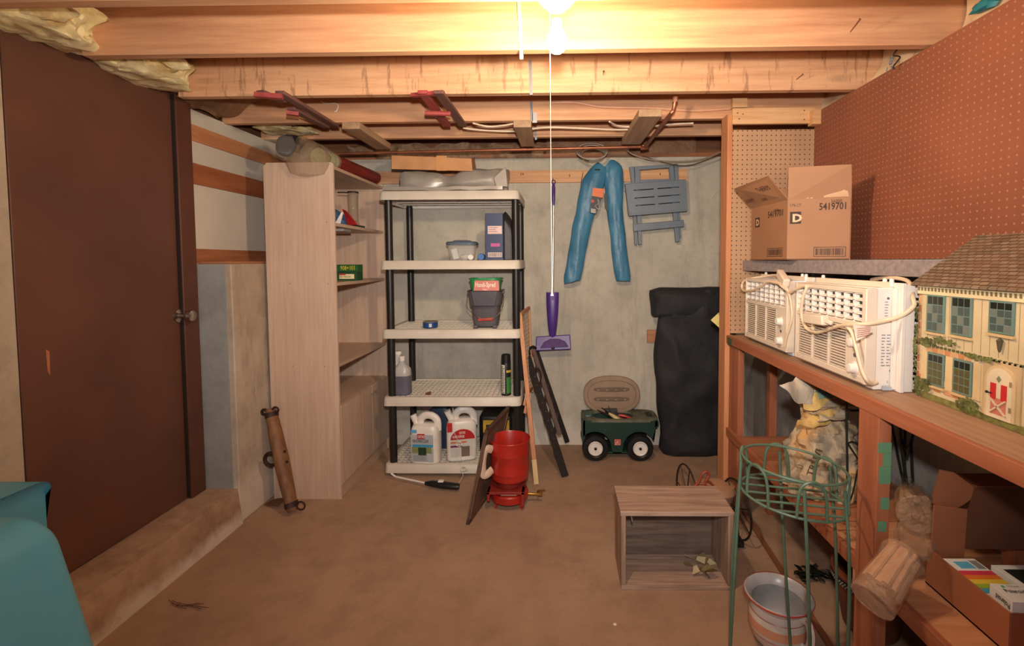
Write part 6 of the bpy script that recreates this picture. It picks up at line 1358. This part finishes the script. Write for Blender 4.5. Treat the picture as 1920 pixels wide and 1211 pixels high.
# ------------------------------------------------------------------ on the floor at right
# plant stand
GS=flat((82,104,84),.45,var=.1)
pc=PY(1487,868,1.45); o=thing('plant_stand','tall green wire plant stand with a round ring basket in front of the bench','plant stand',(pc.x,1.45,0))
rz_=pc.z; R0=.150
tl_=lambda x:-(x)*.10
def rg(r,dz,th=.0042): 
    m=M(); m.tube([V((pc.x+r*math.cos(t),1.45+r*.95*math.sin(t),rz_+dz+tl_(r*math.cos(t)))) for t in [2*math.pi*j/40 for j in range(40)]],th,8,closed=True); return m
part(o,'top_ring',rg(R0,0),GS); part(o,'lower_ring',rg(R0*1.02,-.105),GS)
m=M()
for k in range(-2,3):
    x=R0*k*.35; hh2=math.sqrt(max(0,(R0*1.02)**2-x*x))*.95
    m.tube([V((pc.x-hh2,1.45+x,rz_-.105+tl_(-hh2))),V((pc.x+hh2,1.45+x,rz_-.105+tl_(hh2)))],.0035,7)
part(o,'base_wires',m,GS)
for k in range(6):
    a0=2*math.pi*(k+.15)/6; a1=a0+.55; m=M(); pts=[]
    def rp(a,z,r=R0*1.02): return V((pc.x+r*math.cos(a),1.45+r*.95*math.sin(a),rz_+z+tl_(r*math.cos(a))))
    pts=[rp(a0,-.105),rp(a0+.03,-.04),rp(a0+.10,-.008),rp((a0+a1)/2,.006),rp(a1-.10,-.008),rp(a1-.03,-.04),rp(a1,-.105)]
    m.tube(spline(pts,5),.0045,8); part(o,'hoop',m,GS)
feet=[PZ(1352,1262,.003),PZ(1548,1330,.003),PZ(1575,1300,.003),PZ(1545,1180,.003)]
for (sa,ft_) in ((168,(-.205,-.03)),(255,(-.01,-.16)),(305,(.10,-.13)),(20,(.17,.02)),(80,(.035,.045))):
    a=math.radians(sa); p=V((pc.x+R0*1.02*math.cos(a),1.45+R0*math.sin(a),rz_-.02+tl_(R0*math.cos(a)))); q=V((pc.x+ft_[0],1.45+ft_[1],.004)); mid=p.lerp(q,.35)+V((p.x-pc.x,p.y-1.45,0))*.08
    if sa==168: mid=p.lerp(q,.4)
    m=M(); m.tube(spline([p,mid,q],8),.0048,8); part(o,'leg',m,GS)
m=M(); a=math.radians(160); p=V((pc.x+R0*math.cos(a),1.45+R0*math.sin(a),rz_-.04+.015)); m.tube(spline([p,p+V((-.03,-.02,-.3)),V((pc.x-.20,1.42,.004))],8),.0048,8); part(o,'leg',m,GS)
# chamber pot
EN=flat((214,200,188),.22,var=.06,coat=.5); CO=flat((212,150,118),.25); EI=flat((166,164,166),.3,var=.12)
cp=V((.80,1.75,0)); cp=PY(1459,1128,1.64); cp=V((cp.x,1.64,0)); 
o=thing('chamber_pot','white enamel chamber pot with a peach band and red lines on the floor','pot',cp)
pr=[(0,.002),(.062,.002),(.070,.008),(.095,.03),(.106,.06),(.106,.088),(.099,.112),(.097,.122),(.106,.134),(.121,.142),(.124,.145)]
inn=[(.124,.145),(.118,.1475),(.104,.140),(.094,.124),(.096,.112),(.102,.088),(.102,.06),(.09,.032),(.06,.012),(0,.01)]
SZ=1.30; SR=.93
pr=[(r*SR,z*SZ) for r,z in pr]; inn=[(r*SR,z*SZ) for r,z in inn]
m=M(); m.lathe(pr,c=cp,n=48); ob=part(o,'outer_body',m,EN); m=M(); m.lathe(inn,c=cp,n=48); part(o,'inner_surface',m,EI)
m=M(); m.lathe([(r*SR,z*SZ) for r,z in [(.1066,.062),(.1070,.072),(.1068,.086)]],c=cp,n=48); part(ob,'peach_band',m,CO)
for z,r in ((.052,.1062),(.104,.1035)): m=M(); m.lathe([(r*SR,(z-.001)*SZ),((r+.001)*SR,z*SZ),(r*SR,(z+.001)*SZ)],c=cp,n=48); part(ob,'red_line',m,flat((176,60,44),.3))
m=M(); m.lathe([(r*SR,z*SZ) for r,z in [(.1235,.1425),(.1252,.145),(.1235,.1475)]],c=cp,n=48); part(ob,'rim_line',m,flat((186,70,50),.3))
hd_=math.radians(-64); u=V((math.cos(hd_),math.sin(hd_),0)); m=M(); m.tube(spline([cp+u*.086+V((0,0,.155)),cp+u*.115+V((0,0,.162)),cp+u*.128+V((0,0,.13)),cp+u*.125+V((0,0,.085)),cp+u*.108+V((0,0,.060)),cp+u*.092+V((0,0,.065))],6),.0085,12,flat=1.7); hh3=part(o,'handle',m,EN)
m=M()
for s_ in (-.009,0,.009):
    v_=V((-u.y,u.x,0))*s_; m.tube(spline([cp+u*.115+v_+V((0,0,.171)),cp+u*.132+v_+V((0,0,.155)),cp+u*.137+v_+V((0,0,.12)),cp+u*.133+v_+V((0,0,.085))],5),.0014,5)
part(hh3,'red_lines',m,flat((186,60,44),.3))
# black netting heap
m=M(); q=PZ(1522,1085,.0); random.seed(5)
o=thing('black_netting','small heap of black crumpled plastic netting on the floor by the bench','netting',q)
for i in range(46):
    a=random.random()*6.28; r_=random.random(); c=q+V((.085*r_*math.cos(a),.05*r_*math.sin(a),.008+.05*random.random()*(1-r_*.6))); s_=random.uniform(.01,.022)
    d1=V((random.uniform(-1,1),random.uniform(-1,1),random.uniform(-.6,.6))).normalized()*s_; d2=d1.cross(V((random.random(),random.random(),1))).normalized()*s_
    m.sheet(c-d1,c+d2,c+d1,c-d2,3,3,.006,40,.0015,seed=i)
k_=part(o,'crumpled_netting',m,flat((26,28,26),.4)); k_['kind']='stuff'
# terracotta pot
TC=flat((168,92,60),.6,var=.1); tp_=PY(1634,1090,1.72); tp_=V((tp_.x,1.72,0))
o=thing('terracotta_pot','brown terracotta pot with a black and white checked band behind the bench post','plant pot',tp_)
m=M(); m.lathe([(0,.002),(.085,.002),(.090,.01),(.120,.17),(.128,.178),(.130,.22),(.126,.225),(.118,.222),(.112,.17),(.082,.02),(0,.015)],c=tp_,n=44); tb_=part(o,'pot_body',m,flat((120,70,50),.6))
m=M(); m.lathe([(.130,.205),(.133,.212),(.131,.226),(.120,.228),(.116,.222)],c=tp_,n=44); part(o,'rim',m,TC)
m=M(); m.lathe([(.1215,.172),(.1300,.180),(.1315,.204)],c=tp_,n=44); part(o,'dark_band',m,flat((30,26,26),.5))
m=M()
for k in range(72):
    for row in range(3):
        a=2*math.pi*(k+.5*(row%2))/72; r=.1312+.0006*row; z=.184+.0068*row; c=tp_+V((r*math.cos(a),r*math.sin(a),z)); v_=V((-math.sin(a),math.cos(a),0))*.003; w_=V((math.cos(a),math.sin(a),0))*.0008
        m.add([c-v_+w_-V((0,0,.002)),c+v_+w_-V((0,0,.002)),c+v_+w_+V((0,0,.002)),c-v_+w_+V((0,0,.002))],[(0,1,2,3)])
part(o,'white_checks',m,flat((206,196,184),.5),smooth=0)['kind']='stuff'
# loose dark items under the lower shelf near the camera
o=thing('dark_bag','black crumpled plastic bag on the floor under the lower bench shelf','bag',(1.18,1.28,0))
m=M(); m.blob((1.20,1.28,.10),(.14,.14,.11),nz=.25,ns=7,n=30); 
for i,p in enumerate(m.v): m.v[i]=V((p.x,p.y,max(p.z,.002)))
part(o,'plastic_heap',m,crumpled((30,30,32),(44,44,44),9,.35))
# ------------------------------------------------------------------ teal moulded plastic toy in the left foreground
TL=flat((92,168,196),.38,var=.05,scale=2)
def moulded(root,name,pts,y0,y1,bv=.05):
    m=M(); m.prism([(x,y0,z) for x,z in pts],(0,y1-y0,0)); return part(root,name,m,TL,bevel=bv,seg=6,smooth=60)
def xz(x,y,D): p=PY(x,y,D); return (p.x,p.z)
o=thing('plastic_playset','teal moulded plastic play slide in the left foreground','slide',(-1.40,1.1,0))
def profile(x0,px1,py1,px2,py2,D,r):
    """rounded-shoulder side profile: flat top from x0, rounded corner, then a slope out to the floor"""
    a=PY(px1,py1,D); b=PY(px2,py2,D); d=V((b.x-a.x,0,b.z-a.z)).normalized(); ang=math.acos(max(-1,min(1,d.x))); k=r*math.tan(ang/2)
    c=V((a.x-k,0,a.z-r)); pts=[(x0,0),(b.x+(b.z)*d.x/(-d.z),0)]
    n=12
    for i in range(n+1):
        t=ang*(1-i/n); pts.append((c.x+r*math.sin(t),c.z+r*math.cos(t)))
    return pts+[(x0+.03,a.z),(x0,a.z-.03)]
def soft(root,name,pts,y0,y1,r):
    # resample the outline so the shading stays smooth, then round both ends off
    P=[]
    for a,b in zip(pts,pts[1:]+pts[:1]):
        L=math.hypot(b[0]-a[0],b[1]-a[1]); k=max(1,int(L/.03))
        for j in range(k): P.append((a[0]+(b[0]-a[0])*j/k,a[1]+(b[1]-a[1])*j/k))
    n=len(P); cx=sum(p[0] for p in P)/n; cz=sum(p[1] for p in P)/n; hx=max(abs(p[0]-cx) for p in P); hz=max(abs(p[1]-cz) for p in P)
    rings=[]
    for i in range(7):
        t=math.pi/2*i/6; rings.append((y0+r*(1-math.sin(t)),r*(1-math.cos(t))) )
    rings=rings[::-1]; rings=[(y,e) for y,e in rings]
    seq=[(y0+r*(1-math.cos(math.pi/2*i/6)),r*(1-math.sin(math.pi/2*i/6))) for i in range(7)]
    seq+= [(y1-(y-y0),e) for y,e in reversed(seq)]
    vs=[]
    for y,e in seq:
        for x,z in P: vs.append((cx+(x-cx)*(1-e/hx),y,max(0,cz+(z-cz)*(1-e/hz))))
    fs=[(i*n+k,i*n+(k+1)%n,(i+1)*n+(k+1)%n,(i+1)*n+k) for i in range(len(seq)-1) for k in range(n)]
    fs+=[tuple(reversed(range(n))),tuple(range((len(seq)-1)*n,len(seq)*n))]
    m=M(); m.add(vs,fs); return part(root,name,m,TL,smooth=50)
soft(o,'seat_block',profile(-1.675,94,962,184,1225,1.22,.10),.86,1.235,.05)
soft(o,'back_block',profile(-1.685,34,896,92,1040,1.46,.08),1.25,1.47,.05)
